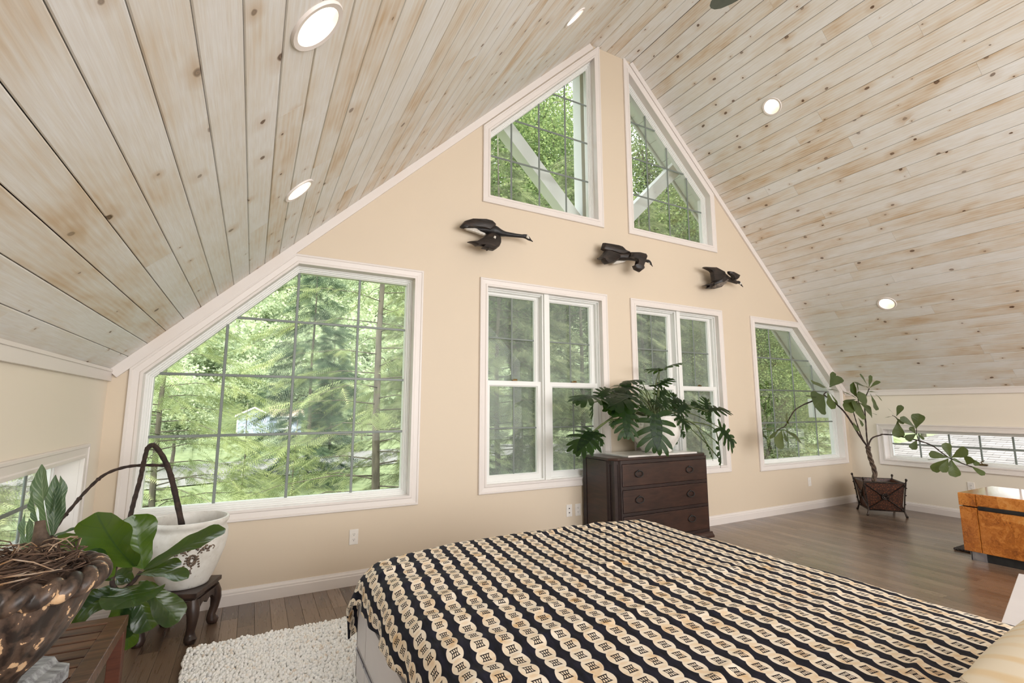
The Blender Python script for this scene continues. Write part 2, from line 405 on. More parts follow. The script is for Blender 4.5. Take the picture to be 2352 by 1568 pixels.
PA = [(-4.242, .556), (-2.230, .556), (-2.230, 2.562), (-3.280, 2.562), (-4.242, 1.617)]
PE = [(-1.661, 3.336), (-.179, 3.336), (-.179, 5.572), (-1.661, 4.126)]
vA, hA = [-3.702, -3.234, -2.758], [2.033, 1.594, 1.156]
vE, hE = [-1.290, -.952, -.608], [3.893, 4.360, 4.827]
holes = []
holes.append(fixed_window(1, PA, vA, hA, gable, 'large left picture window with a clipped corner above the white pot', (-3.2, .556)))
holes.append(fixed_window(4, mirror(PA), [-x for x in vA], hA, gable, 'right picture window with a clipped corner behind the twisted fig tree', (3.2, .556)))
holes.append(fixed_window(5, PE, vE, hE, gable, 'tall upper left trapezoid window under the left roof slope', (-.9, 3.336)))
holes.append(fixed_window(6, mirror(PE), [-x for x in vE], hE, gable, 'tall upper right trapezoid window under the right roof slope', (.9, 3.336)))

def rect(a0, a1, b0, b1): return [(a0, b0), (a1, b0), (a1, b1), (a0, b1)]
def hung_pair(i, sgn, label):
    mp = (lambda a, b, d: (sgn*a, d, b))
    poly = rect(.165, 1.680, .588, 2.580)
    root = empty('window_%d' % i, (sgn*.92, 0, .588), label=label, cat='window', kind='structure')
    ring(poly, CASING, mp).build('casing', M['trim'], root)
    ring(poly, [(.080, .0025), (.080, .155), (.0742, .155), (.0742, .0025)], mp).build('jamb', M['trim'], root)
    ring(poly, [(.077, .15), (.077, .035), (.092, .035), (.092, .055), (.099, .055), (.099, .062), (.105, .062), (.105, .15)], mp).build('track', M['vinyl'], root)
    mb = MB()
    for (a, b, d0, d1) in ((.886, .974, .030, .15), (.902, .958, .012, .03)):
        mb.loft([[mp(*p, d0) for p in rect(a, b, .66, 2.505)], [mp(*p, d1) for p in rect(a, b, .66, 2.505)]])
    mb.build('mullion', M['vinyl'], root, bevel=.003)
    for (a0, a1) in ((.270, .890), (.970, 1.590)):
        for up in (1, 0):
            z0, z1, d = (1.560, 2.496, .108) if up else (.683, 1.612, .070)
            p = rect(a0, a1, z0, z1); bw = .054
            s = ring(p, [(0, d+.026), (0, d-.012), (bw-.010, d-.012), (bw-.006, d-.004), (bw, d-.002), (bw, d+.026)], mp).build('upper_sash' if up else 'lower_sash', M['vinyl'], root)
            sheet(inset(p, bw-.002), d+.006, d+.010, mp).build('glass', M['glass'], s)
            g = inset(p, bw); muntins(g, [(a0+a1)/2], [2.028 if up else 1.163], d-.004, d+.004, mp, s, .016)
        l = MB(); c = (a0+a1)/2
        l.obox(mp(c, 1.619, .050), (.026, 0, 0), (0, .010, 0), (0, 0, .006)); l.obox(mp(c-.008, 1.628, .046), (.020, .004, 0), (0, .006, 0), (0, 0, .004))
        l.build('sash_lock', M['brass'], root, bevel=.002)
        sheet(rect(a0, a1, .683, 2.49), .148, .150, mp).build('insect_screen', M['screen'], root)
    return [(sgn*a, b) for a, b in inset(poly, .0745)]
holes.append(hung_pair(2, -1, 'left pair of double hung windows, nearer the large picture window'))
holes.append(hung_pair(3, 1, 'right pair of double hung windows behind the potted plant on the dresser'))
RZ = .36                                         # height of the roof deck above the boards
wall('wall_gable', [(-W-TW, -.3), (W+TW, -.3), (W+TW, ZK+RZ-TW*SL), (FX, ZF+RZ), (-FX, ZF+RZ), (-W-TW, ZK+RZ-TW*SL)], [ccw(h) for h in holes], gable,
     label='cream gable end wall with six white framed windows')
# side walls with a low awning window each
def low_window(i, y0, y1, z0, z1, mp, vs, hs, label):
    poly = rect(y0, y1, z0, z1); root = empty('window_%d' % i, mp((y0+y1)/2, z0, 0), label=label, cat='window', kind='structure')
    ring(poly, CASING, mp).build('casing', M['trim'], root)
    ring(poly, [(.080, .0025), (.080, .155), (.0742, .155), (.0742, .0025)], mp).build('jamb', M['trim'], root)
    ring(poly, [(.077, .15), (.077, .105), (.100, .105), (.102, .112), (.122, .112), (.122, .15)], mp).build('frame', M['vinyl'], root)
    sheet(inset(poly, .119), .125, .129, mp).build('glass', M['glass'], root)
    muntins(inset(poly, .122), vs, hs, .113, .123, mp, root)
    c = MB(); ym = -1.45 if y1 > -3 else y0+.6
    c.obox(mp(ym, z0+.095, .06), (.018, 0, 0), (0, .04, 0), (0, 0, .010)); c.tube([mp(ym, z0+.10, .05), mp(ym+.01, z0+.125, .03), mp(ym-.03, z0+.15, .02)], [.008, .006, .005], 6)
    c.build('crank_handle', M['brass'], root, bevel=.003)
    return inset(poly, .0745)
hr = low_window(7, -2.45, -.37, .572, 1.135, right_w, [-.81, -1.13, -1.43, -1.73, -2.03], [.860], 'long low window in the right knee wall')
hl = low_window(8, -2.05, -.31, .580, 1.146, left_w, [-.75, -1.18, -1.61], [.865], 'low window in the left knee wall behind the urn')
sidew = rect(YB, .0, -.3, ZK+.22)
wall('wall_right', sidew, [ccw(hr)], right_w, label='right knee wall, cream, with one long low window')
wall('wall_left', sidew, [ccw(hl)], left_w, label='left knee wall, cream, beside the slatted bench')
wall('wall_rear', [(-W-.2, -.3), (W+.2, -.3), (W+.2, ZK+.2), (FX, ZF+.3), (-FX, ZF+.3), (-W-.2, ZK+.2)], [], lambda a, b, d: (a, YB-d, b), label='rear gable wall behind the camera')

# trims
for nm, sg in (('trim_1', -1), ('trim_2', 1)):
    mb = MB(); n = Vector((-math.sin(ANG)*sg, 0, -math.cos(ANG)))     # inward normal of the slope
    a = Vector((sg*W, 0, ZK)); b = Vector((sg*FX, 0, ZF)); b2 = b+n*.066+(b-a).normalized()*.0
    q = [a, b, b+n*.066, a+n*.066]
    mb.loft([[p+Vector((0, -.024, 0)) for p in q], [p+Vector((0, 0, 0)) for p in q]])
    tag(mb.build(nm, M['trim'], bevel=.003), ('left' if sg < 0 else 'right')+' white rake trim board along the gable under the ceiling boards', 'trim', kind='structure')
for nm, sg in (('trim_3', -1), ('trim_4', 1)):
    mb = MB(); x0, x1 = sorted((sg*W, sg*(W-.02))); mb.box(x0, x1, YB, -.0, ZK-.072, ZK-.004)
    x0, x1 = sorted((sg*W, sg*(W-.026))); mb.box(x0, x1, YB, -.0, ZK-.012, ZK+.006)
    tag(mb.build(nm, M['trim'], bevel=.002), ('left' if sg < 0 else 'right')+' white trim band where knee wall meets ceiling', 'trim', kind='structure')
BP = [(0, 0), (.016, 0), (.016, .070), (.013, .076), (.013, .086), (.008, .096), (.006, .105), (0, .107)]
def baseboard(name, a, b, n, label):
    a, b, n = Vector(a), Vector(b), Vector(n)
    mb = MB(); mb.loft([[p+n*d+Vector((0, 0, z)) for d, z in BP] for p in (a, b)])
    tag(mb.build(name, M['trim']), label, 'baseboard', kind='structure')
baseboard('baseboard_gable', (-W, 0, 0), (W, 0, 0), (0, -1, 0), 'white moulded baseboard along the gable wall')
baseboard('baseboard_right', (W, 0, 0), (W, YB, 0), (-1, 0, 0), 'white moulded baseboard along the right knee wall')
baseboard('baseboard_left', (-W, 0, 0), (-W, YB, 0), (1, 0, 0), 'white moulded baseboard along the left knee wall')

# floor: the planks in view are parts of the floor
fl = MB(); fl.box(-W-.1, W+.1, YB-.1, .05, -.30, -.010)
floor = tag(fl.build('floor', M['floor2']), 'dark brown hardwood strip floor', 'floor', kind='structure')
def plank_mesh(name, w, th, gap, bev, mat):
    h = w/2-gap/2; me = bpy.data.meshes.new(name)
    prof = [(-h, -th), (h, -th), (h, -bev), (h-bev, 0), (-h+bev, 0), (-h, -bev)]
    vs = [(x, y, z) for y in (0, 1) for x, z in prof]; n = 6
    fs = [tuple(range(n)), tuple(range(2*n-1, n-1, -1))]+[(j, j+n, (j+1) % n+n, (j+1) % n) for j in range(n)]
    me.from_pydata(vs, [], fs); me.materials.append(mat); me.update()
    b = bmesh.new(); b.from_mesh(me); bmesh.ops.recalc_face_normals(b, faces=b.faces); b.to_mesh(me); b.free(); return me
FWD = .095; fpm = plank_mesh('plank', FWD, .012, .0012, .0012, M['floor'])
rs = random.Random(5); rest = MB()
def floor_run(x, y0, y1):
    y = y1; first = True
    while y > y0+.02:
        L = rs.uniform(.75, 1.6)*(rs.uniform(.3, 1) if first else 1); first = False; L = min(L, y-y0)
        o = bpy.data.objects.new('plank', fpm); COL.objects.link(o); o.location = (x, y-L+.0006, 0); o.scale = (1, L-.0012, 1); o.parent = floor; y -= L
k = 0; x = -W+FWD/2
while x < W:
    if x < -2.85: floor_run(x, -1.6, 0)
    elif x > -1.3: floor_run(x, -3.7+max(0, (x-1.5))*.45, 0)
    else: rest.box(x-FWD/2+.0006, x+FWD/2-.0006, -1.5, 0, -.010, 0)
    x += FWD
o = rest.build('plank', M['floor2'], floor); tag(o, kind='stuff')

# ceiling: roof deck behind, boards below
dk = MB(); hw_ = W+.62; y0, y1 = YB-.2, .62
pr = [(-hw_, ZK+RZ-(hw_-W)*SL), (-FX, ZF+RZ), (FX, ZF+RZ), (hw_, ZK+RZ-(hw_-W)*SL)]
q = [(x, z) for x, z in pr]+[(x, z+.12) for x, z in reversed(pr)]
dk.loft([[(x, y0, z) for x, z in q], [(x, y1, z) for x, z in q]])
ceiling = tag(dk.build('ceiling', M['cavity']), 'vaulted ceiling of whitewashed knotty pine boards', 'ceiling', kind='structure')
CWD = SLEN/42
cpm = plank_mesh('plank', CWD, .014, .0030, .003, M['ceil']); cpf = plank_mesh('plank', 2*FX/5, .014, .0030, .003, M['ceil'])
def slope_frame(sg):   # local x across the board, local z into the room
    u = Vector((-sg*math.cos(ANG), 0, math.sin(ANG))); nz = Vector((-sg*math.sin(ANG), 0, -math.cos(ANG)))
    return u, nz
planks = []
def ceil_run(c, u, nz, me, y1=-.0):
    y = y1; first = True; yv = nz.cross(u)
    while y > YB:
        L = rs.uniform(1.3, 4.2)*(rs.uniform(.25, 1) if first else 1); first = False; L = min(L, y-YB)
        if y-L-YB < .5: L = y-YB
        o = bpy.data.objects.new('plank', me); COL.objects.link(o)
        mm = Matrix((u, yv, nz)).transposed().to_4x4()
        s = 1 if yv.y > 0 else -1
        mm.translation = c+Vector((0, (y-L) if s > 0 else y, 0))
        o.matrix_world = mm@Matrix.Diagonal((1, L-.001, 1, 1)); o.parent = ceiling; planks.append((o, y-L, y, c)); y -= L
for sg in (-1, 1):
    u, nz = slope_frame(sg)
    for i in range(42): ceil_run(Vector((sg*W, 0, ZK))+u*(CWD*(i+.5)), u, nz, cpm)
for i in range(5): ceil_run(Vector((-FX+2*FX/5*(i+.5), 0, ZF)), Vector((1, 0, 0)), Vector((0, 0, -1)), cpf)

# recessed lamps in the slopes, each in a hole cut through its boards
def can_light(c, sg, r, label):
    u, nz = slope_frame(sg); c = Vector(c); v = Vector((0, 1, 0))
    cir = lambda rad, off, up=0: [c+u*(rad*math.cos(t))+v*(rad*math.sin(t))+nz*off+Vector((0, 0, up)) for t in (2*PI*j/40 for j in range(40))]
    cut = MB(); cut.loft([cir(r*.93, .05), cir(r*.93, -.06)]); cu = cut.build('cut', None)
    for (o, a, b, pc) in planks:
        if pc.x*sg > 0 and abs((c-pc).dot(u)) < r+CWD and a-r < c.y < b+r:
            md = o.modifiers.new('b', 'BOOLEAN'); md.object = cu; md.solver = 'EXACT'
            dg = bpy.context.evaluated_depsgraph_get(); me = bpy.data.meshes.new_from_object(o.evaluated_get(dg)); o.modifiers.clear(); o.data = me
    bpy.data.objects.remove(cu)
    root = empty('recessed_light', c, label=label, cat='ceiling light', group='recessed lamps in the pine ceiling')
    g = MB(); g.loft([cir(r*.90, -.01), cir(r, -.002), cir(r, .004), cir(r*.97, .008), cir(r*.80, .006), cir(r*.78, -.01), cir(r*.90, -.01)], True, False, False); g.build('trim_ring', M['trim'], root, smooth=True, auto=40)
    t1 = [p+Vector((0, 0, .115)) for p in cir(r*.50, 0)]
    b = MB(); b.loft([cir(r*.80, 0), [p+Vector((0, 0, .05)) for p in cir(r*.70, 0)], t1], True, False, True); b.build('baffle', M['can'], root, smooth=True, auto=60)
    l = MB(); zc = c.z+.098; l.lathe([(.002, -.03), (r*.28, -.024), (r*.40, 0), (r*.30, .014), (.002, .015)], (c.x, c.y, zc), 24); l.build('lamp', M['lamp'], root, smooth=True)
can_light((-3.398, -2.576, 2.530), -1, .098, 'nearest recessed ceiling lamp, low on the left slope with its inside showing')
can_light((-3.345, -1.187, 2.582), -1, .098, 'small oval recessed ceiling lamp above the left picture window')
can_light((-1.411, -1.216, 4.471), -1, .098, 'thin sliver of a recessed ceiling lamp high near the ridge')
can_light((1.278, -1.116, 4.602), 1, .098, 'round recessed ceiling lamp high on the right slope')
can_light((3.301, -1.109, 2.625), 1, .098, 'recessed ceiling lamp low on the right slope above the fig tree')

# ceiling fan: one blade tip reaches into the picture
fan = empty('ceiling_fan', (-.25, -2.45, 4.5), label='grey green ceiling fan blade hanging below the ridge', cat='ceiling fan')
b = MB(); b.lathe([(.001, 0), (.07, .0), (.10, .03), (.11, .08), (.09, .14), (.03, .17), (.02, .18)], (-.25, -2.45, 4.44), 28); b.build('motor', M['trim'], fan, smooth=True, auto=40)
b = MB(); b.lathe([(.014, 0), (.014, .86), (.06, .88), (.07, .925)], (-.25, -2.45, 4.6), 16); b.build('downrod', M['trim'], fan, smooth=True, auto=40)
M['fan'] = pm('grey_green_fan_blade', srgb(92, 98, 88), srgb(104, 110, 98), 8, .35)
for k in range(3):
    a = R(110)+k*2*PI/3; d = Vector((math.cos(a), math.sin(a), 0)); s = Vector((-d.y, d.x, .16)).normalized(); c0 = Vector((-.25, -2.45, 4.51)); lo = []
    for t, wd in ((.10, .03), (.2, .052), (.4, .066), (.58, .070), (.66, .060), (.70, .040), (.72, .012)):
        p = c0+d*t; lo.append([p-s*wd-Vector((0, 0, .004)), p+s*wd-Vector((0, 0, .004)), p+s*wd+Vector((0, 0, .004)), p-s*wd+Vector((0, 0, .004))])
    b = MB(); b.loft(lo); b.build('blade', M['fan'], fan, bevel=.002)

# outlets
def outlet(c, n, label, kind=0):
    c = Vector(c); n = Vector(n); s = Vector((n.y, -n.x, 0)); z = Vector((0, 0, 1))
    root = empty('wall_outlet', c, label=label, cat='outlet')
    b = MB(); b.obox(c+n*.003, s*.034, z*.057, n*.003); b.build('cover_plate', M['plastic'], root, bevel=.003)
    if kind == 0:
        for k in (-1, 1):
            o = c+z*.0195*k; b = MB(); b.loft([[o+n*d+s*(.0165*math.cos(t))*1.0+z*(.0145*max(-.86, min(.86, math.sin(t)))) for t in (2*PI*j/20 for j in range(20))] for d in (.004, .0075)]); r = b.build('receptacle', M['plastic'], root)
            b = MB()
            for dx, h in ((-.0062, .0042), (.0062, .0034)): b.obox(o+n*.0077+s*dx+z*.003, s*.0011, z*h, n*.0004)
            b.ball(o+n*.0075-z*.007, .0028, .0028, .0028, 8, 4); b.build('slot', M['black'], r)
    elif kind == 1:
        for k in (-1, 1): b = MB(); b.ball(c+z*.02*k+n*.006, .006, .006, .006, 10, 6); b.build('jack', M['black'], root, smooth=True)
    else:
        b = MB(); b.obox(c+n*.007, s*.016, z*.032, n*.003); b.build('rocker', M['plastic'], root, bevel=.002)
outlet((-2.737, 0, .357), (0, -1, 0), 'white duplex outlet on the wall below the large picture window')
outlet((-.702, 0, .360), (0, -1, 0), 'white jack plate with two dark holes, left of the pair beside the dresser', 1)
outlet((-.598, 0, .359), (0, -1, 0), 'white duplex outlet half hidden by the left side of the dresser')
outlet((3.261, 0, .358), (0, -1, 0), 'white plate on the wall below the right picture window', 2)
outlet((4.35, -1.331, .393), (-1, 0, 0), 'faint white outlet on the right knee wall behind the burl chest')

# ------------------------------------------------------------ bed
M['bedbox'] = pm('pale_grey_lacquer', srgb(214, 208, 208), srgb(220, 214, 213), 4, .4)
M['chrome'] = pm('brushed_metal_edge', srgb(150, 150, 160), srgb(190, 190, 196), 20, .25, .9)
BX0, BX1, BYF, BYH = -2.97, -1.12, -1.43, -3.62
bed = empty('bed', ((BX0+BX1)/2, (BYF+BYH)/2, 0), label='pale grey platform bed with drawers along its side under the patterned cover', cat='bed')
b = MB(); b.box(BX0+.018, BX1-.018, BYH, BYF-.018, .05, .40); b.build('platform', M['bedbox'], bed, bevel=.004)
b = MB(); b.box(BX0+.05, BX1-.05, BYH+.05, BYF-.05, 0, .05); b.build('plinth', M['black'], bed)
ys = [BYF, -1.632, -2.30, -2.97, BYH]
for i in range(4):
    for z0, z1 in ((.055, .188), (.198, .392)):
        b = MB(); b.box(BX0, BX0+.018, ys[i+1]+.004, ys[i]-.004, z0, z1); d = b.build('drawer', M['bedbox'], bed, bevel=.002)
        if z0 < .1:
            b = MB(); b.box(BX0-.006, BX0+.004, ys[i+1]+.006, ys[i]-.006, z1-.016, z1-.001); b.build('pull_edge', M['chrome'], d, bevel=.001)
b = MB(); b.box(BX0, BX1, BYF-.018, BYF, .055, .392); b.build('end_panel', M['bedbox'], bed, bevel=.003)
M['mattress'] = pm('white_mattress_ticking', srgb(226, 222, 216), srgb(232, 228, 222), 30, .8)
b = MB(); b.box(BX0+.07, BX1-.06, BYH+.02, BYF-.07, .40, .585); b.build('mattress', M['mattress'], bed, smooth=True, bevel=.05, seg=3)

def chain_fabric():
    t = NT('navy_and_cream_chain_print'); u, v, _ = t.sep(t.uv())
    CX, LY = .0840, .0655
    nz = t.noise(t.comb(u, v, 0), 30, 2)
    u2 = t.math('ADD', u, t.math('MULTIPLY', t.math('SUBTRACT', nz, .5), .004))
    fx = t.math('MULTIPLY', t.math('SUBTRACT', t.math('FRACT', t.math('DIVIDE', u2, CX)), .5), CX)
    fy = t.math('MULTIPLY', t.math('SUBTRACT', t.math('FRACT', t.math('DIVIDE', v, LY)), .5), LY)
    def ell(dy):
        a = t.math('POWER', t.math('ABSOLUTE', t.math('DIVIDE', fx, .0290)), 2.0); b = t.math('POWER', t.math('ABSOLUTE', t.math('DIVIDE', t.math('ADD', fy, dy), .0400)), 2.0)
        return t.math('ADD', a, b)
    e0, e1, e2 = ell(0.0), ell(LY), ell(-LY)
    mn = t.math('MINIMUM', e0, t.math('MINIMUM', e1, e2))
    cream = t.val(mn, .97, 1.05, 1, 0)
    blot = t.noise(t.comb(u, v, 3.0), 11, 3, .6)
    lens = t.math('MULTIPLY', t.val(e0, .95, 1.0, 1, 0), t.val(t.math('MINIMUM', e1, e2), .95, 1.0, 1, 0))
    ccol = t.ramp(blot, [(.38, srgb(244, 234, 219)), (.55, srgb(239, 222, 198)), (.72, srgb(216, 174, 118))])
    edge = t.math('MULTIPLY', t.val(t.math('ABSOLUTE', t.math('SUBTRACT', e0, .90)), 0, .14, .55, 0), 1)
    ccol = t.mix(edge, ccol, srgb(246, 233, 216)); ccol = t.mix(t.math('MULTIPLY', lens, .45), ccol, srgb(226, 196, 160))
    qy = t.math('DIVIDE', fy, .0150); pinch = t.math('MULTIPLY_ADD', t.math('MULTIPLY', qy, qy), .30, .78)
    qx = t.math('DIVIDE', t.math('DIVIDE', fx, .0120), pinch)
    lx = t.math('GREATER_THAN', t.math('ABSOLUTE', t.math('SUBTRACT', t.math('FRACT', t.math('MULTIPLY_ADD', qx, 1.5, .5)), .5)), .29)
    ly = t.math('GREATER_THAN', t.math('ABSOLUTE', t.math('SUBTRACT', t.math('FRACT', t.math('MULTIPLY_ADD', qy, 1.0, 0.0)), .5)), .355)
    ins = t.math('MULTIPLY', t.math('LESS_THAN', t.math('ABSOLUTE', qx), 1.14), t.math('LESS_THAN', t.math('ABSOLUTE', qy), 1.145))
    motif = t.math('MULTIPLY', t.math('MAXIMUM', lx, ly), ins)
    navy = t.ramp(t.noise(t.scale(t.comb(u, v, 0), (60, 14, 1)), 1, 3), [(.35, srgb(19, 18, 26)), (.7, srgb(36, 36, 52))])
    col = t.mix(cream, navy, t.mix(motif, ccol, srgb(38, 30, 30)))
    t.bump(t.noise(t.comb(u, v, 0), 500, 2), .15, .001)
    return t.out(col, .78, Specular_IOR_Level=.2)
M['chain'] = chain_fabric()
def comforter():
    cx = (BX0+BX1)/2; hw, RR, top = .825, .115, .632
    yf = BYF-.02
    nu, nv = 190, 210
    us = np.linspace(-hw-.255, hw+.26, nu); vs_ = np.linspace(-2.12, .30, nv)         # v>0 hangs over the foot
    verts, uvs = [], []
    rr = random.Random(3)
    ridges = [(rr.uniform(-hw, hw*.7), rr.uniform(-1.9, 0), rr.uniform(.10, .42), rr.uniform(-.25, .45), rr.uniform(.002, .0075)) for _ in range(60)]
    for v in vs_:
        for u in us:
            du = max(0, abs(u)-hw); dv = max(0, v+RR)
            sg = 1 if u > 0 else -1
            d = math.hypot(du, dv); dx, dy = (du/d*sg, dv/d) if d > 1e-6 else (0, 0)
            tuck = .0
            if u < 0 and dv < .2: d = d*(1-.10*max(0, min(1, (-v-.25)/.7)))
            if d < RR*PI/2: out = RR*math.sin(d/RR); drop = RR*(1-math.cos(d/RR))
            else:
                a = d-RR*PI/2; out = RR+.03*a; drop = RR+a*.97
            cn = min(1, 2*min(du, dv)/(d+1e-6)) if du > 0 and dv > 0 else 0      # 1 on the corner diagonal
            hang = max(0, drop-.05); hk = min(1, hang/.2)
            s = (v if du > dv else u)
            fold = (math.sin(s*17+.6)*.5+math.sin(s*33+2)*.4+math.sin(s*8+1)*.4)*hk*(1-cn)+(.25+.75*cn)*cn*hk*1.1
            out += fold*.026+hang*(.10+.16*cn)
            bx = max(-hw, min(hw, u)); by = min(v, -RR)
            x = cx+bx+dx*out; y = yf+by+dy*out
            crown = .018*math.cos(max(-1, min(1, bx/hw))*PI/2)*(1 if v < 0 else 1)-.020*max(0, -bx/hw-.55)/.45
            h = crown
            w0 = max(0, 1-hang/.05)
            for (rx, ry, L, an, am) in ridges:
                ax_, ay_ = (bx-rx), (v-ry); p = ax_*math.cos(an)+ay_*math.sin(an); q = -ax_*math.sin(an)+ay_*math.cos(an)
                if abs(p) < L: h += am*w0*math.exp(-(q/.017)**2)*(1-(p/L)**2)
            h += .004*math.sin(u*9+v*4)*math.sin(v*7-u*3)*w0
            if u < -hw*.6: h += .006*math.sin((v+u*.4)*30)*min(1, (-u-hw*.6)/.25)*w0
            verts.append((x, y, top-drop+h)); uvs.append((u-.115*v+.02, v+.115*u))
    b = MB(); b.v = verts; b.uv = uvs
    b.f = [(j*nu+i, j*nu+i+1, (j+1)*nu+i+1, (j+1)*nu+i) for j in range(nv-1) for i in range(nu-1)]
    o = b.build('comforter', M['chain'], None, smooth=True, loc=(cx, yf-1.0, top))
    sm = o.modifiers.new('solid', 'SOLIDIFY'); sm.thickness = .010; sm.offset = -1
    return tag(o, 'navy and cream chain patterned comforter spread over the bed', 'comforter')
comforter()
M['pillow'] = None
def stripe_fabric():
    t = NT('cream_pillow_with_soft_yellow_stripes'); p = t.objc()
    wv = t.wave(p, 5.0, 2.5, 2, 1.2); n = t.noise(p, 5, 2)
    col = t.mix(t.math('MULTIPLY', t.val(wv, .62, .92), t.val(n, .35, .6, 0, .5)), srgb(238, 226, 206), srgb(228, 192, 128))
    t.bump(t.noise(p, 220, 2), .2, .001); return t.out(col, .85)
M['pillow'] = stripe_fabric()
def pillow(c, sx_, sy_, sz_, rot, label):
    n = 36; b = MB(); rows = []
    c = Vector(c); rm = Matrix.Rotation(rot[2], 3, 'Z')@Matrix.Rotation(rot[0], 3, 'X')
    for side in (1, -1):
        for j in range(n+1):
            for i in range(n+1):
                a = i/n*2-1; e = j/n*2-1
                h = ((1-abs(a)**2.6)*(1-abs(e)**2.6))**.5*sz_*.5
                k = 1-.07*(a*a*e*e)
                q = Vector((a*sx_*.5*(1-.05*(1-e*e))*k*1.0, e*sy_*.5*(1-.05*(1-a*a))*k, side*h)); b.v.append(tuple(c+rm@q))
    m_ = (n+1)**2
    for s in (0, 1):
        for j in range(n):
            for i in range(n): k = s*m_+j*(n+1)+i; b.f.append((k, k+1, k+n+2, k+n+1))
    o = b.build('pillow', M['pillow'], None, smooth=True, loc=c); return tag(o, label, 'pillow')
pillow((-1.70, -3.715, .742), .78, .52, .19, (R(4), 0, R(3)), 'cream pillow with soft yellow stripes at the head of the bed')
# white low cabinet beyond the right side of the bed
a = Vector((-.98, -3.20, 0)); d = Vector((1.0, .222, 0)).normalized(); s = Vector((d.y, -d.x, 0)); H = .52
cab = empty('low_cabinet', a+d*.5+s*.22, label='white low cabinet standing beside the head of the bed', cat='cabinet')
b = MB(); b.obox(a+d*.5+s*.22+Vector((0, 0, .27)), d*.49, s*.21, Vector((0, 0, .235))); b.build('body', M['bedbox'], cab, bevel=.003)
b = MB(); b.obox(a+d*.5+s*.22+Vector((0, 0, H-.012)), d*.50, s*.22, Vector((0, 0, .012))); b.build('top', M['bedbox'], cab, bevel=.002)
b = MB(); b.obox(a+d*.5+s*.22+Vector((0, 0, .0175)), d*.46, s*.18, Vector((0, 0, .0175))); b.build('plinth', M['black'], cab)

# ------------------------------------------------------------ shaggy rug
def wool():
    t = NT('white_felted_wool'); a = t.n('ShaderNodeAttribute', attribute_name='tint').outputs['Fac']
    col = t.ramp(a, [(.0, srgb(236, 220, 204)), (.10, srgb(247, 240, 232)), (.3, srgb(253, 251, 248)), (1, srgb(255, 254, 253))])
    t.bump(t.noise(t.pos(), 300, 2), .2, .002); return t.out(col, .95)
M['wool'] = wool()
RX0, RX1, RY0, RY1 = -3.735, -1.75, -3.0, -.645
rug = empty('rug', ((RX0+RX1)/2, (RY0+RY1)/2, 0), label='white shaggy felted wool rug under the foot of the bed', cat='rug')
b = MB(); b.box(RX0+.01, RX1-.01, RY0+.01, RY1-.01, .001, .012); b.build('backing', M['mattress'], rug)
def np_mesh(name, verts, faces, mat, parent=None, tint=None, smooth=False, kind=None):
    me = bpy.data.meshes.new(name); nv, nf, k = len(verts), len(faces), faces.shape[1]
    me.vertices.add(nv); me.vertices.foreach_set('co', np.ascontiguousarray(verts, dtype=np.float32).ravel())
    me.loops.add(nf*k); me.loops.foreach_set('vertex_index', np.ascontiguousarray(faces, dtype=np.int32).ravel())
    me.polygons.add(nf); me.polygons.foreach_set('loop_start', np.arange(0, nf*k, k, dtype=np.int32)); me.polygons.foreach_set('loop_total', np.full(nf, k, dtype=np.int32))
    if smooth: me.polygons.foreach_set('use_smooth', np.ones(nf, dtype=bool))
    me.update(calc_edges=True)
    if tint is not None: at = me.attributes.new('tint', 'FLOAT', 'POINT'); at.data.foreach_set('value', np.ascontiguousarray(tint, dtype=np.float32))
    me.materials.append(mat); o = bpy.data.objects.new(name, me); COL.objects.link(o)
    if parent: o.parent = parent
    if kind: o['kind'] = kind
    return o
def ico():
    bm = bmesh.new(); bmesh.ops.create_icosphere(bm, subdivisions=2, radius=1); v = np.array([x.co[:] for x in bm.verts]); f = np.array([[y.index for y in x.verts] for x in bm.faces]); bm.free(); return v, f
def pile():
    V, F = ico(); s = .0128; pts = []
    for x in np.arange(RX0+.008, RX1, s):
        for y in np.arange(RY1-.008, RY0, -s):
            if x > -2.86 and y < BYF-.02: continue            # under the bed
            if x > -2.2: continue
            if y < -2.1: continue
            pts.append((x, y))
    pts = np.array(pts); n = len(pts); pts = pts+RNG.normal(0, .004, pts.shape)
    rad = RNG.uniform(.006, .0098, n); el = RNG.uniform(1.0, 1.7, n); z = RNG.uniform(.010, .024, n)
    th = RNG.uniform(0, PI, n); tl = RNG.uniform(-.9, .9, n)
    v = V[None]*rad[:, None, None]; v = v*np.stack([np.ones(n), np.ones(n), el], 1)[:, None, :]
    c, s_ = np.cos(tl)[:, None], np.sin(tl)[:, None]; y2 = v[..., 1]*c-v[..., 2]*s_; z2 = v[..., 1]*s_+v[..., 2]*c
    c, s_ = np.cos(th)[:, None], np.sin(th)[:, None]; x3 = v[..., 0]*c-y2*s_; y3 = v[..., 0]*s_+y2*c
    lx, ly, _ = rug.location
    out = np.stack([x3+pts[:, 0:1]-lx, y3+pts[:, 1:2]-ly, z2+z[:, None]+.006], -1).reshape(-1, 3)
    out[:, 2] = np.maximum(out[:, 2], .002)
    f = (F[None]+(np.arange(n)*len(V))[:, None, None]).reshape(-1, 3)
    tint = np.repeat(RNG.uniform(0, 1, n)**.7, len(V))
    np_mesh('wool_pile', out, f, M['wool'], rug, tint, True, 'stuff')
pile()

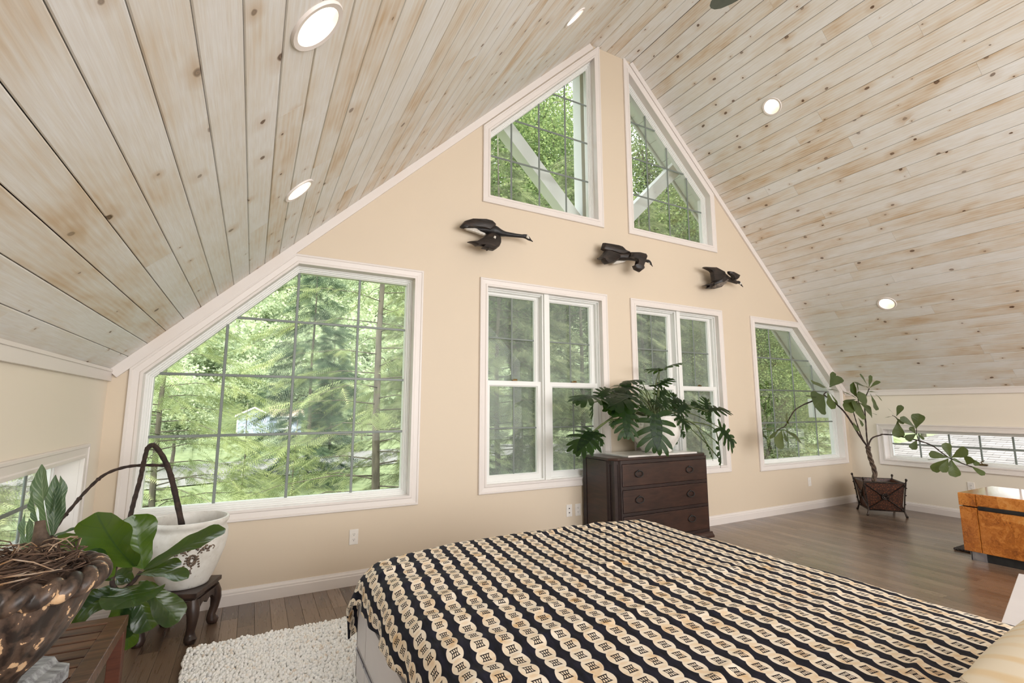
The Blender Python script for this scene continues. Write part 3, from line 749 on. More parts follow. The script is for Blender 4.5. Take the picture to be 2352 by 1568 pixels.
# ------------------------------------------------------------ carved stool, crock, fiddle leaf fig
M['darkwood'] = pm('dark_carved_wood', srgb(40, 29, 25), srgb(66, 48, 40), 8, .38, 0, .2, 40, stretch=(1, 6, 1))
SC = Vector((-3.815, -.345, 0)); sa = R(-20)
def rot2(x, y, a=sa, c=SC): return Vector((c.x+x*math.cos(a)-y*math.sin(a), c.y+x*math.sin(a)+y*math.cos(a), 0))
stool = empty('carved_stool', SC, label='small dark carved wooden stool with four curved legs under the white pot', cat='stool')
def rbox(b, x0, x1, y0, y1, z0, z1):
    q = [rot2(x0, y0), rot2(x1, y0), rot2(x1, y1), rot2(x0, y1)]; b.loft([[p+Vector((0, 0, z)) for p in q] for z in (z0, z1)])
SH = .282
b = MB(); rbox(b, -.165, .165, -.165, .165, SH-.026, SH); b.build('top', M['darkwood'], stool, bevel=.004)
b = MB(); rbox(b, -.14, .14, -.14, .14, SH-.05, SH-.026); b.build('waist', M['darkwood'], stool, bevel=.003)
b = MB()
for k in range(4):
    a2 = sa+k*PI/2; u = Vector((math.cos(a2), math.sin(a2), 0)); nn = Vector((-u.y, u.x, 0)); o0 = SC+nn*(-.148); lo = []
    for t in [i/24 for i in range(25)]:
        x = (t-.5)*.29; zb = SH-.105+.022*abs(math.cos(t*PI*3))-.02*(abs(t-.5)*2)**3; p = o0+u*x
        lo.append([p-nn*.008+Vector((0, 0, SH-.05)), p+nn*.008+Vector((0, 0, SH-.05)), p+nn*.008+Vector((0, 0, zb)), p-nn*.008+Vector((0, 0, zb))])
    b.loft(lo)
b.build('carved_apron', M['darkwood'], stool)
for sx_, sy_ in ((-1, -1), (1, -1), (1, 1), (-1, 1)):
    pr = [(.130, SH-.05, .034), (.140, SH-.09, .036), (.146, SH-.13, .031), (.142, .10, .025), (.132, .06, .023), (.132, .035, .030), (.140, .018, .034), (.140, .003, .026)]
    b = MB(); b.tube([rot2(sx_*r_, sy_*r_)+Vector((0, 0, z)) for r_, z, _ in pr], [q[2] for q in pr], 10); b.build('leg', M['darkwood'], stool, smooth=True, auto=50)

def crackle():
    t = NT('weathered_white_glaze'); p = t.objc(); n = t.noise(p, 9, 4, .6); n2 = t.noise(p, 45, 3)
    col = t.ramp(n, [(.3, srgb(206, 200, 190)), (.55, srgb(228, 224, 217)), (.8, srgb(236, 233, 228))]); col = t.mix(t.val(n2, .62, .75, 0, .35), col, srgb(168, 156, 142))
    t.bump(n2, .08, .003); return t.out(col, .38)
M['glaze'] = crackle()
M['motif'] = pm('dark_rubbed_relief', srgb(70, 56, 46), srgb(128, 108, 90), 60, .6)
M['soil'] = pm('potting_soil', srgb(74, 62, 52), srgb(112, 98, 84), 60, 1, 0, .5, 90)
PC = Vector((-3.800, -.335, SH)); fig = empty('potted_fiddle_leaf_fig', PC, label='fiddle leaf fig with drooping stems in a white rose relief pot on the carved stool', cat='potted plant')
prof = [(.118, .0), (.128, .004), (.132, .016), (.150, .05), (.178, .12), (.204, .20), (.216, .265), (.214, .31), (.204, .335), (.202, .35), (.212, .362), (.217, .376), (.213, .390), (.203, .392), (.197, .380), (.194, .350), (.190, .30)]
def prad(z):
    for (r0, z0), (r1, z1) in zip(prof, prof[1:]):
        if z0 <= z <= z1: return r0+(r1-r0)*(z-z0)/(z1-z0)
    return .2
b = MB(); b.lathe(prof, PC, 64, None, True, False); pot = b.build('pot', M['glaze'], fig, smooth=True, auto=60)
b = MB(); b.lathe([(.19, .30), (.12, .306), (.02, .308)], PC, 30, None, False, True); b.build('soil', M['soil'], fig, smooth=True)
b = MB(); az0 = math.atan2(CAM.y-PC.y, CAM.x-PC.x)+R(8)
def onpot(a, z, off=0): r_ = prad(z)+off; return PC+Vector((math.cos(az0+a)*r_, math.sin(az0+a)*r_, z))
def curl(b, pts, rad=.003): b.tube([onpot(a, z, .001) for a, z in pts], rad, 6)
for k in range(16):                                    # raised rose, leaves and swags
    a = 2*PI*k/16; b.ball(onpot(.115*math.cos(a)*.9, .180+.030*math.sin(a), 0), .009, .009, .007, 7, 4)
for k in range(9): a = 2*PI*k/9; b.ball(onpot(.06*math.cos(a), .180+.015*math.sin(a), .002), .005, .005, .005, 6, 4)
for sg in (-1, 1):
    curl(b, spline([(sg*.12, .215), (sg*.25, .245), (sg*.38, .236), (sg*.50, .250), (sg*.56, .238), (sg*.52, .228)] and [Vector((q[0], q[1], 0)) for q in ((sg*.12, .215), (sg*.25, .245), (sg*.38, .236), (sg*.50, .250), (sg*.57, .238), (sg*.53, .226))], 6) and [(q.x, q.y) for q in spline([Vector((q[0], q[1], 0)) for q in ((sg*.12, .215), (sg*.25, .245), (sg*.38, .236), (sg*.50, .250), (sg*.57, .238), (sg*.53, .226))], 6)])
    for k in range(7): b.ball(onpot(sg*(.10+.055*k), .245+.012*math.sin(k*2.1), 0), .011, .011, .007, 6, 4); b.ball(onpot(sg*(.12+.05*k), .228+.01*math.cos(k*1.7), 0), .006, .006, .005, 6, 4)
    for k in range(5): b.ball(onpot(sg*(.14+.02*k), .20-.016*k, 0), .007, .007, .006, 6, 4)
for k in range(5): b.ball(onpot(.02*math.sin(k*2), .142-.010*k, 0), .006, .006, .005, 6, 4)
b.build('rose_relief', M['motif'], pot, smooth=True)

# leaves: a curved grid from base to tip with an outline profile
FID = [(0, .05), (.08, .30), (.18, .52), (.32, .56), (.45, .62), (.6, .86), (.75, 1.0), (.88, .90), (.96, .55), (1, .06)]
OBO = [(0, .06), (.12, .16), (.3, .42), (.5, .75), (.68, .97), (.82, 1.0), (.93, .78), (.98, .45), (1, .08)]
NAR = [(0, .1), (.15, .5), (.35, .85), (.55, 1.0), (.75, .85), (.9, .5), (1, .05)]
def prof_at(pf, t):
    for (a, x), (b_, y) in zip(pf, pf[1:]):
        if a <= t <= b_: return x+(y-x)*(t-a)/(b_-a)
    return pf[-1][1]
def leaf(name, base, tip, nrm, width, bend, mat, parent, pf=FID, fold=.18, wavy=.05, nl=14, nw=6, twist=0, stalk=None, seed=0):
    base, tip, nrm = Vector(base), Vector(tip), Vector(nrm); d = tip-base; L = d.length; d.normalize()
    nrm = (nrm-d*nrm.dot(d)).normalized(); rr = random.Random(seed or int((base.x*997+tip.z*7919)*1000) & 0xffff); ph = rr.uniform(0, 6)
    ctrl = (base+tip)/2+nrm*bend*L; b = MB(); b.uv = []
    for j in range(nl+1):
        t = j/nl; p = base*(1-t)**2+ctrl*2*t*(1-t)+tip*t*t; tg = ((ctrl-base)*(1-t)+(tip-ctrl)*t).normalized()
        n2 = (nrm-tg*nrm.dot(tg)).normalized(); tw = twist*t; s = tg.cross(n2); s, n2 = s*math.cos(tw)+n2*math.sin(tw), n2*math.cos(tw)-s*math.sin(tw)
        wd = prof_at(pf, t)*width*L/2
        for i in range(-nw//2, nw//2+1):
            u = i/(nw/2); h = fold*abs(u)*wd+wavy*wd*math.sin(t*13+ph+(2 if u > 0 else 0))*u*u
            b.v.append(tuple(p+s*(u*wd)+n2*h)); b.uv.append((u, t))
    k = nw+1
    for j in range(nl):
        for i in range(nw): a = j*k+i; b.f.append((a, a+1, a+k+1, a+k))
    o = b.build(name, mat, parent, smooth=True, recalc=False)
    return o
# woody stems of the fig
th = [P(418, 1207, 1, -.36), P(404, 1140, 1, -.37), P(390, 1085, 1, -.40), P(372, 1045, 1, -.43), P(352, 1022, 1, -.47), P(338, 1030, 1, -.52)]
dn = [P(338, 1030, 1, -.52), P(330, 1062, 1, -.60), P(322, 1100, 1, -.68), P(308, 1150, 1, -.78), P(298, 1190, 1, -.86), P(282, 1250, 1, -.97), P(264, 1303, 1, -1.04), P(258, 1340, 1, -1.08), P(276, 1356, 1, -1.08), P(304, 1338, 1, -1.06), P(324, 1312, 1, -1.05)]
b = MB(); ps = spline(th, 6); b.tube(ps, [.017-.004*i/len(ps)+.0012*math.sin(i*1.9) for i in range(len(ps))], 9)
ps = spline(dn, 6); b.tube(ps, [.012-.003*i/len(ps)+.0012*math.sin(i*2.3) for i in range(len(ps))], 8)
br = [P(378, 1069, 1, -.41), P(330, 1068, 1, -.52), P(285, 1073, 1, -.60), P(240, 1090, 1, -.68), P(200, 1125, 1, -.77), P(165, 1165, 1, -.95), P(138, 1197, 1, -1.08), P(118, 1232, 1, -1.18)]
ps = spline(br, 6); b.tube(ps, [.0085-.0015*i/len(ps)+.0012*math.sin(i*2.1) for i in range(len(ps))], 8)
for q in (ps[20], ps[27], ps[33]): b.ball(q, .012, .012, .010, 7, 4)
b.build('woody_stem', M['bark'], fig, smooth=True)
VW = -FW                                             # towards the viewer, a common facing for leaves
def pl(u, v, y): return P(u, v, 1, y)
UPV = Vector((0, 0, 1)); TOC = Vector((.2, -1, .2))
# base px, base y, tip px, tip y, normal, width, bend
FL = [((312, 1300), -1.08, (222, 1176), -1.18, Vector((-.55, -.75, .45)), .70, .12),
      ((328, 1306), -1.06, (306, 1182), -1.06, TOC, .62, .06),
      ((330, 1308), -1.05, (518, 1214), -.95, Vector((.1, -.35, .9)), .34, .07),
      ((324, 1318), -1.05, (417, 1290), -.98, Vector((0, -.5, .8)), .42, .05),
      ((312, 1320), -1.06, (432, 1328), -1.18, Vector((.1, -.3, 1)), .36, .12),
      ((268, 1282), -1.06, (118, 1240), -1.05, Vector((0, -.5, .8)), .40, .06),
      ((262, 1322), -1.08, (186, 1275), -1.16, Vector((-.3, -.7, .5)), .62, .14),
      ((262, 1330), -1.10, (180, 1345), -1.22, Vector((0, -.4, .9)), .40, .10),
      ((300, 1335), -1.08, (246, 1352), -1.0, Vector((.1, -.5, .8)), .5, .10),
      ((288, 1348), -1.10, (310, 1393), -1.30, Vector((.1, -.4, .9)), 1.02, .18),
      ((276, 1352), -1.10, (158, 1392), -1.06, Vector((-.1, -.6, .7)), .52, .06),
      ((284, 1362), -1.12, (125, 1430), -1.12, Vector((-.1, -.6, .6)), .60, .05),
      ((320, 1335), -1.08, (410, 1428), -1.10, Vector((.2, -.7, .6)), .48, .08),
      ((308, 1345), -1.08, (346, 1446), -1.08, Vector((.1, -.9, .3)), .52, .06),
      ((296, 1358), -1.10, (308, 1440), -1.04, TOC, .62, .05),
      ((286, 1368), -1.12, (262, 1470), -1.06, TOC, .60, .05),
      ((290, 1380), -1.10, (292, 1492), -1.04, TOC, .34, .03),
      ((300, 1340), -1.06, (268, 1310), -.98, Vector((.1, -.5, .8)), .8, .1)]
for i, (bp, by, tp, ty, nn, wd, bd) in enumerate(FL):
    leaf('leaf', pl(*bp, by), pl(*tp, ty), nn, wd*1.08, bd, M['fiddle'], fig, FID, .18, .15, 20, 8, seed=i+1)
CU = [((117, 1232), -1.18, (96, 1066), -1.26, Vector((-.6, -.7, 0)), .20, .06, 2.2), ((120, 1230), -1.18, (138, 1092), -1.16, Vector((.2, -1, 0)), .24, -.05, -1.2),
      ((122, 1228), -1.18, (128, 1090), -1.17, Vector((.4, -1, .1)), .22, .04, .6), ((92, 1212), -1.26, (74, 1126), -1.32, Vector((-.4, -.8, 0)), .24, .05, 1.5),
      ((58, 1268), -1.36, (58, 1176), -1.38, Vector((-.3, -1, 0)), .22, .03, .8), ((66, 1268), -1.34, (66, 1190), -1.36, Vector((.3, -1, 0)), .22, .03, -.8), ((118, 1234), -1.18, (196, 1210), -1.06, Vector((0, -.5, .8)), .16, .04, .3)]
for i, (bp, by, tp, ty, nn, wd, bd, tw) in enumerate(CU):
    o = leaf('curled_leaf', pl(*bp, by), pl(*tp, ty), nn, wd, bd, M['curl'], fig, NAR, .55, .35, 18, 6, tw, seed=50+i)
b = MB(); b.tube(spline([P(118, 1232, 1, -1.18), P(100, 1246, 1, -1.24), P(76, 1262, 1, -1.32), P(60, 1275, 1, -1.36), P(58, 1300, 1, -1.36)], 5), .006, 7); b.build('twig', M['bark'], fig, smooth=True)

# ------------------------------------------------------------ slatted bench, urn, nest, weathered block
def teak(name, a, c, rough=.42):
    t = NT(name); p = t.pos(); r = t.rnd(); v = t.vmath('ADD', t.scale(p, (3, 26, 26)), t.comb(r, t.math('MULTIPLY', r, 7), 0))
    g = t.noise(v, 1.6, 4, .6, .3); col = t.ramp(t.math('ADD', g, t.math('MULTIPLY', t.math('SUBTRACT', r, .5), .35)), [(.3, a), (.7, c)]); t.bump(g, .15, .002); return t.out(col, rough)
M['teak'] = teak('oiled_brown_teak', srgb(64, 42, 30), srgb(116, 82, 60)); M['teak2'] = teak('red_brown_teak_leg', srgb(70, 36, 24), srgb(104, 60, 42))
BZ = .45; bx0, bx1, byb, byf = -4.335, -3.922, -1.245, -2.62
bench = empty('slatted_bench', ((bx0+bx1)/2, (byb+byf)/2, 0), label='brown slatted teak bench against the left knee wall under the urn', cat='bench')
b = MB(); b.box(bx1-.062, bx1, byf, byb, BZ-.045, BZ); b.build('side_rail', M['teak'], bench, bevel=.003)
b = MB(); b.box(bx0, bx0+.055, byf, byb, BZ-.045, BZ); b.build('side_rail', M['teak'], bench, bevel=.003)
ny = int((byb-byf)/.0775)
for i in range(ny):
    y = byb-.0775*i; b = MB(); b.box(bx0+.05, bx1-.0625+(.062 if i == 0 else 0), y-.063, y, BZ-.024, BZ+(.0005 if i == 0 else -.001)); b.build('slat', M['teak'], bench, bevel=.0025)
for x in (bx0, bx1-.052):
    for y in (byf, byb-.06):
        b = MB(); b.loft([[(x+a*.05, y+c*.055, z) for a, c in ((0, 0), (1, 0), (1, 1), (0, 1))] for z in (0, BZ-.045)]); b.build('leg', M['teak2'], bench, bevel=.003)
    b = MB(); b.box(x+.012, x+.038, byf+.05, byb-.05, .12, .16); b.build('stretcher', M['teak2'], bench, bevel=.003)
def distress():
    t = NT('chipped_brown_and_cream_paint'); p = t.objc(); n = t.noise(t.scale(p, (1, 1, .5)), 22, 4, .6, .3); n2 = t.noise(p, 40, 3)
    col = t.ramp(t.math('ADD', n, t.math('MULTIPLY', t.math('SUBTRACT', n2, .5), .25)), [(.40, srgb(44, 36, 32)), (.50, srgb(78, 62, 52)), (.61, srgb(96, 78, 66)), (.625, srgb(214, 176, 136)), (.75, srgb(222, 190, 152))])
    t.bump(n, .5, .004); return t.out(col, .42)
M['urn'] = distress()
UC = Vector((-4.095, -2.06, BZ)); URIM = .40
urn = empty('urn', UC, label='distressed brown and cream fluted urn with a twisted rope rim on the bench', cat='urn')
flute = lambda t, z: 1+.035*abs(math.cos(t*14))*(1 if .15 < z < .36 else 0)
pr = [(.105, 0), (.112, .01), (.100, .03), (.065, .05), (.048, .08), (.046, .11), (.060, .14), (.100, .185), (.142, .245), (.172, .305), (.192, .355), (.202, .385), (.200, .40), (.185, .40), (.17, .36), (.15, .32)]
b = MB(); b.lathe(pr, UC, 112, flute, True, False); b.build('body', M['urn'], urn, smooth=True, auto=60)
b = MB(); n1, n2 = 336, 18; NR = 24
loops = []
for i in range(n1):
    a = 2*PI*i/n1; lo = []
    for j in range(n2):
        f = 2*PI*j/n2; g = .036*(.50+.52*abs(math.sin((NR*a-2*f)/2))**.65); lo.append(UC+Vector((math.cos(a)*(.204+g*math.cos(f)), math.sin(a)*(.204+g*math.cos(f)), URIM+g*math.sin(f))))
    loops.append(lo)
loops.append(loops[0]); b.loft(loops, True, False, False); b.build('rope_rim', M['urn'], urn, smooth=True)
M['twig'] = pm('nest_twigs', srgb(48, 35, 28), srgb(104, 80, 64), 25, .8); M['straw'] = pm('pale_straw', srgb(176, 158, 140), srgb(150, 110, 70), 20, .7)
rr = random.Random(11)
def twig_nest(name, n, mat, r0, r1, z0, z1, rad, lab):
    b = MB()
    for k in range(n):
        a = rr.uniform(0, 2*PI); r_ = rr.uniform(r0, r1); sp = rr.uniform(.5, 1.5); z = rr.uniform(z0, z1); c = rr.uniform(-.02, .05)
        pts = [UC+Vector((math.cos(a+sp*t)*(r_+.02*math.sin(t*5+k)), math.sin(a+sp*t)*(r_+.02*math.cos(t*4+k)), z+c*math.sin(t*PI))) for t in (0, .25, .5, .75, 1)]
        b.tube(pts, [rad*.6, rad*.75, rad*.7, rad*.65, rad*.4], 4)
    return b.build(name, mat, None, loc=UC+Vector((0, 0, URIM)), recalc=False)
nest = empty('twig_nest', UC+Vector((0, 0, URIM-.05)), label='brown twig nest with pale straw heaped inside the urn', cat='nest')
for o in (twig_nest('twig_tangle', 560, M['twig'], .03, .17, URIM-.05, URIM+.065, .0032, ''), twig_nest('straw_curls', 46, M['straw'], .05, .185, URIM+.02, URIM+.075, .0028, '')):
    wl = o.location.copy(); o.parent = nest; o.location = wl-nest.location; o['kind'] = 'stuff'
b = MB(); b.lathe([(.155, -.06), (.165, -.01), (.12, .03), (.03, .045)], UC+Vector((0, 0, URIM)), 24, None, True, True); b.build('core', M['twig'], nest, smooth=True)
b = MB(); c = P(98, 1258, 1, -1.90); b.tube([c+Vector((0, 0, -.10)), c+Vector((0, 0, -.03)), c+Vector((-.004, 0, .015)), c+Vector((-.012, 0, .055)), c+Vector((-.014, 0, .085))], [.040, .036, .026, .016, .013], 9); b.tube([c+Vector((.018, 0, -.04)), c+Vector((.026, 0, .01)), c+Vector((.028, -.01, .03))], [.022, .018, .008], 8); b.build('bark_stub', M['braid'], nest, smooth=True)
M['stone'] = pm('weathered_grey_wood_block', srgb(118, 118, 120), srgb(178, 180, 182), 14, .8, 0, .6, 40, detail=5, stretch=(1, 4, 4))
blk = empty('moulding_block', (-4.09, -1.86, BZ), label='weathered grey moulded block lying on the bench beside the urn', cat='moulding')
b = MB(); e0, e1 = Vector((-4.20, -1.70, BZ)), Vector((-3.99, -1.78, BZ)); dd = Vector((-.06, -.33, 0)); u = (e1-e0)
prof2 = [(0, 0), (0, .085), (.42, .085), (.46, .070), (.50, .076), (.78, .070), (.84, .052), (1.0, .045), (1.0, 0)]
b.loft([[e0+u*x+Vector((0, 0, z)) for x, z in prof2], [e0+u*x*.98+dd+Vector((0, 0, z)) for x, z in prof2]]); b.build('block', M['stone'], blk, bevel=.003)

# ------------------------------------------------------------ dresser with its slab, vase and split leaf plant
def mahogany(name, a, c, rough=.34):
    t = NT(name); p = t.objc(); r = t.rnd(); v = t.vmath('ADD', t.scale(p, (4, 4, 22)), t.comb(t.math('MULTIPLY', r, 5), r, 0))
    g = t.noise(v, 1.4, 4, .6, .8); f = t.noise(p, 3, 2); col = t.ramp(t.math('ADD', t.math('MULTIPLY', g, .6), t.math('MULTIPLY', f, .4)), [(.32, a), (.68, c)]); return t.out(col, rough)
M['mahog'] = mahogany('dark_mahogany_veneer', srgb(34, 22, 18), srgb(66, 43, 34)); M['ebony'] = mahogany('near_black_mahogany', srgb(30, 21, 20), srgb(48, 34, 31))
DX0, DX1, DYF, DYB, DT = -.545, .700, -.490, -.035, .892
dr = empty('dresser', ((DX0+DX1)/2, (DYF+DYB)/2, 0), label='dark mahogany chest of drawers with oval ring pulls against the gable wall', cat='dresser')
b = MB(); b.box(DX0+.03, DX1-.03, DYF+.022, DYB, .10, DT-.024); b.build('carcass', M['ebony'], dr)
b = MB(); b.loft([[(DX0-.012, DYB+.005, z), (DX0-.012, DYF+.05, z), (DX0+.05, DYF-.014, z), (DX1-.05, DYF-.014, z), (DX1+.012, DYF+.05, z), (DX1+.012, DYB+.005, z)] for z in (DT-.024, DT)]); b.build('top', M['mahog'], dr, bevel=.006)
for sg, x in ((-1, DX0), (1, DX1)):
    b = MB(); b.box(min(x, x-sg*.02), max(x, x-sg*.02), DYF+.10, DYB-.05, .12, DT-.03); b.build('side_panel', M['mahog'], dr, bevel=.002)
    b = MB(); b.box(min(x+sg*.006, x-sg*.03), max(x+sg*.006, x-sg*.03), DYB-.05, DYB, .08, DT-.024); b.build('back_stile', M['ebony'], dr, bevel=.002)
    b = MB(); xa, xb = x, x-sg*.095                       # canted reeded corner
    pa, pb = Vector((x, DYF+.10, 0)), Vector((x-sg*.095, DYF+.004, 0)); u = (pb-pa); n = Vector((u.y, -u.x, 0)).normalized(); n = n if n.y < 0 else -n
    q = [pa, pb, pb+Vector((0, .03, 0)), pa-Vector((sg*.03, 0, 0))]
    b.loft([[p+Vector((0, 0, z)) for p in q] for z in (.09, DT-.024)])
    for k in range(5): p = pa+u*(.2+.15*k)+n*.001; b.tube([p+Vector((0, 0, .13)), p+Vector((0, 0, DT-.06))], .0085, 7)
    b.build('reeded_corner', M['ebony'], dr)
fx0, fx1 = DX0+.107, DX1-.022
b = MB()
for z0, z1 in ((.833, DT-.024), (.598, .627), (.362, .390), (.10, .140)): b.box(DX0+.095, DX1-.01, DYF+.002, DYF+.03, z0, z1)
b.box(fx0-.014, fx0, DYF+.003, DYF+.03, .10, DT-.03); b.box(fx1, fx1+.013, DYF+.003, DYF+.03, .10, DT-.03)
b.build('rails', M['ebony'], dr, bevel=.002)
for z0, z1, hz in ((.630, .830, .738), (.393, .595, .502), (.143, .359, .262)):
    b = MB(); b.box(fx0+.002, fx1-.002, DYF-.002, DYF+.02, z0, z1); d = b.build('drawer', M['mahog'], dr, bevel=.004)
    for hx in (fx0+.197, fx1-.247):
        b = MB(); b.ball((hx, DYF-.005, hz+.028), .010, .006, .012, 8, 5)
        b.tube([(hx+.048*math.cos(t), DYF-.011-.006*max(0, -math.sin(t)), hz+.028*math.sin(t)) for t in (PI/2+2*PI*j/24 for j in range(25))], .0046, 6)
        b.build('ring_pull', M['black'], d, smooth=True)
b = MB(); b.loft([[(DX0-.01-e, DYB+.005, z), (DX0-.01-e, DYF-.012-e, z), (DX1+.012+e, DYF-.012-e, z), (DX1+.012+e, DYB+.005, z)] for z, e in ((.055, .012), (.075, .012), (.098, .002), (.112, .0))]); b.build('base_moulding', M['mahog'], dr)
for sx_ in (DX0+.04, DX1-.04):
    for sy_ in (DYF+.03, DYB-.05): b = MB(); b.lathe([(.028, 0), (.040, .02), (.044, .04), (.036, .058)], (sx_, sy_, 0), 16); b.build('foot', M['ebony'], dr, smooth=True, auto=50)
M['marble'] = pm('pale_marble', srgb(206, 200, 194), srgb(226, 222, 217), 5, .18, 0, 0, detail=5)
sl = MB(); sl.box(-.355, .565, -.485, -.10, DT, DT+.016); tag(sl.build('marble_slab', M['marble'], None, bevel=.003, loc=(.1, -.3, DT)), 'pale marble slab lying on the dresser under the white vase', 'slab')
VC = Vector((.215, -.270, DT+.016)); pp = empty('potted_philodendron', VC, label='split leaf philodendron spilling from a white ring handled vase on the dresser', cat='potted plant')
vp = [(.135, 0), (.150, .004), (.155, .012), (.175, .05), (.215, .11), (.245, .175), (.255, .235), (.245, .29), (.222, .325), (.214, .345), (.226, .362), (.222, .372), (.205, .368), (.195, .34), (.19, .30)]
b = MB(); b.lathe([(r_*.98, z*.98) for r_, z in vp], VC, 56, None, True, False); vase = b.build('vase', M['glaze'], pp, smooth=True, auto=60)
b = MB(); b.lathe([(.19, .30), (.02, .31)], VC, 24, None, False, True); b.build('soil', M['soil'], pp)
for sg in (-1, 1):
    b = MB(); c = VC+Vector((sg*.262, -.06, .285)); b.tube([c+Vector((.032*math.cos(t), 0, .032*math.sin(t))) for t in (2*PI*j/20 for j in range(21))], .012, 8); b.ball(VC+Vector((sg*.246, -.06, .29)), .02, .014, .016, 8, 5); b.build('ring_handle', M['glaze'], vase, smooth=True)

def split_leaf(base, tip, nrm, width, bend, parent, stalk0=None, nlobe=7, seed=1, fold=.0, sag=.0):
    base, tip, nrm = Vector(base), Vector(tip), Vector(nrm); d = tip-base; L = d.length; d.normalize(); nrm = (nrm-d*nrm.dot(d)).normalized()
    rr = random.Random(seed); ctrl = (base+tip)/2+nrm*bend*L; b = MB(); b.uv = []
    def mid(t):
        p = base*(1-t)**2+ctrl*2*t*(1-t)+tip*t*t; tg = ((ctrl-base)*(1-t)+(tip-ctrl)*t).normalized(); n2 = (nrm-tg*nrm.dot(tg)).normalized(); return p, tg, n2, tg.cross(n2)
    def put(t, lx, up, u):      # a point lx off the midrib
        p, tg, n2, s = mid(max(0, min(1, t))); b.v.append(tuple(p+tg*((t-max(0, min(1, t)))*L)+s*lx+n2*(up+fold*abs(lx)-sag*lx*lx/L))); b.uv.append((u, max(0, min(1, t)))); return len(b.v)-1
    ns = 16; rows = []
    for j in range(ns+1):
        t = j/ns; hw_ = L*width*.5*(.36*math.sin(PI*min(1, t*1.0+.12))**.6*(1-.35*t)+.012)
        rows.append([put(t, -hw_, 0, -.25), put(t, 0, -.004, 0), put(t, hw_, 0, .25)])
    for j in range(ns):
        for i in range(2): b.f.append((rows[j][i], rows[j][i+1], rows[j+1][i+1], rows[j+1][i]))
    for sg in (-1, 1):
        for k in range(nlobe):
            t0 = .01+.84*(k/nlobe); t1 = t0+.84/nlobe*.86
            ang = R(128-100*(k/(nlobe-1))**.85)+rr.uniform(-.08, .08)
            Ln = L*width*.52*(.70+.42*math.sin(PI*min(1, (k+.9)/nlobe*.92)))*rr.uniform(.88, 1.1)*(.62 if k == nlobe-1 else 1)
            w0 = (t1-t0)*L*.5; prev = None
            cx = (t0+t1)/2*L; n = 7
            for j in range(n):
                q = j/(n-1); a = ang-.22*q; r_ = Ln*q
                c_ = (cx+math.cos(a)*r_, math.sin(a)*r_+.01*L)
                wd = w0*((.92-.10*q)+.30*math.sin(q*PI))*(1 if q < .82 else math.sqrt(max(0, 1-((q-.82)/.19)**2))); px, py = -math.sin(a), math.cos(a)
                up = -.05*L*q*q*rr.uniform(.6, 1.3)
                A = put((c_[0]+px*wd)/L, sg*(c_[1]+py*wd), up, sg*(.2+.8*q)); B = put(c_[0]/L, sg*c_[1], up-.02*wd, sg*(.2+.8*q)); C2 = put((c_[0]-px*wd)/L, sg*(c_[1]-py*wd), up, sg*(.2+.8*q))
                if prev: b.f += [(prev[0], A, B, prev[1]), (prev[1], B, C2, prev[2])]
                prev = (A, B, C2)
    lf = b.build('split_leaf', M['philo'], parent, smooth=True, recalc=False)
    if stalk0 is not None:
        s0 = Vector(stalk0); m_ = (s0+base)/2+Vector((0, 0, .10*(s0-base).length+.03)); b = MB(); b.tube(spline([s0, m_, base], 7), [.0065]*9+[.005]*6, 6); b.build('leaf_stalk', M['stalk'], parent, smooth=True)
    return lf
c4 = lambda x, y: (1300+x*.17857, 810+y*.17857)
ROOT = VC+Vector((0, 0, .33))
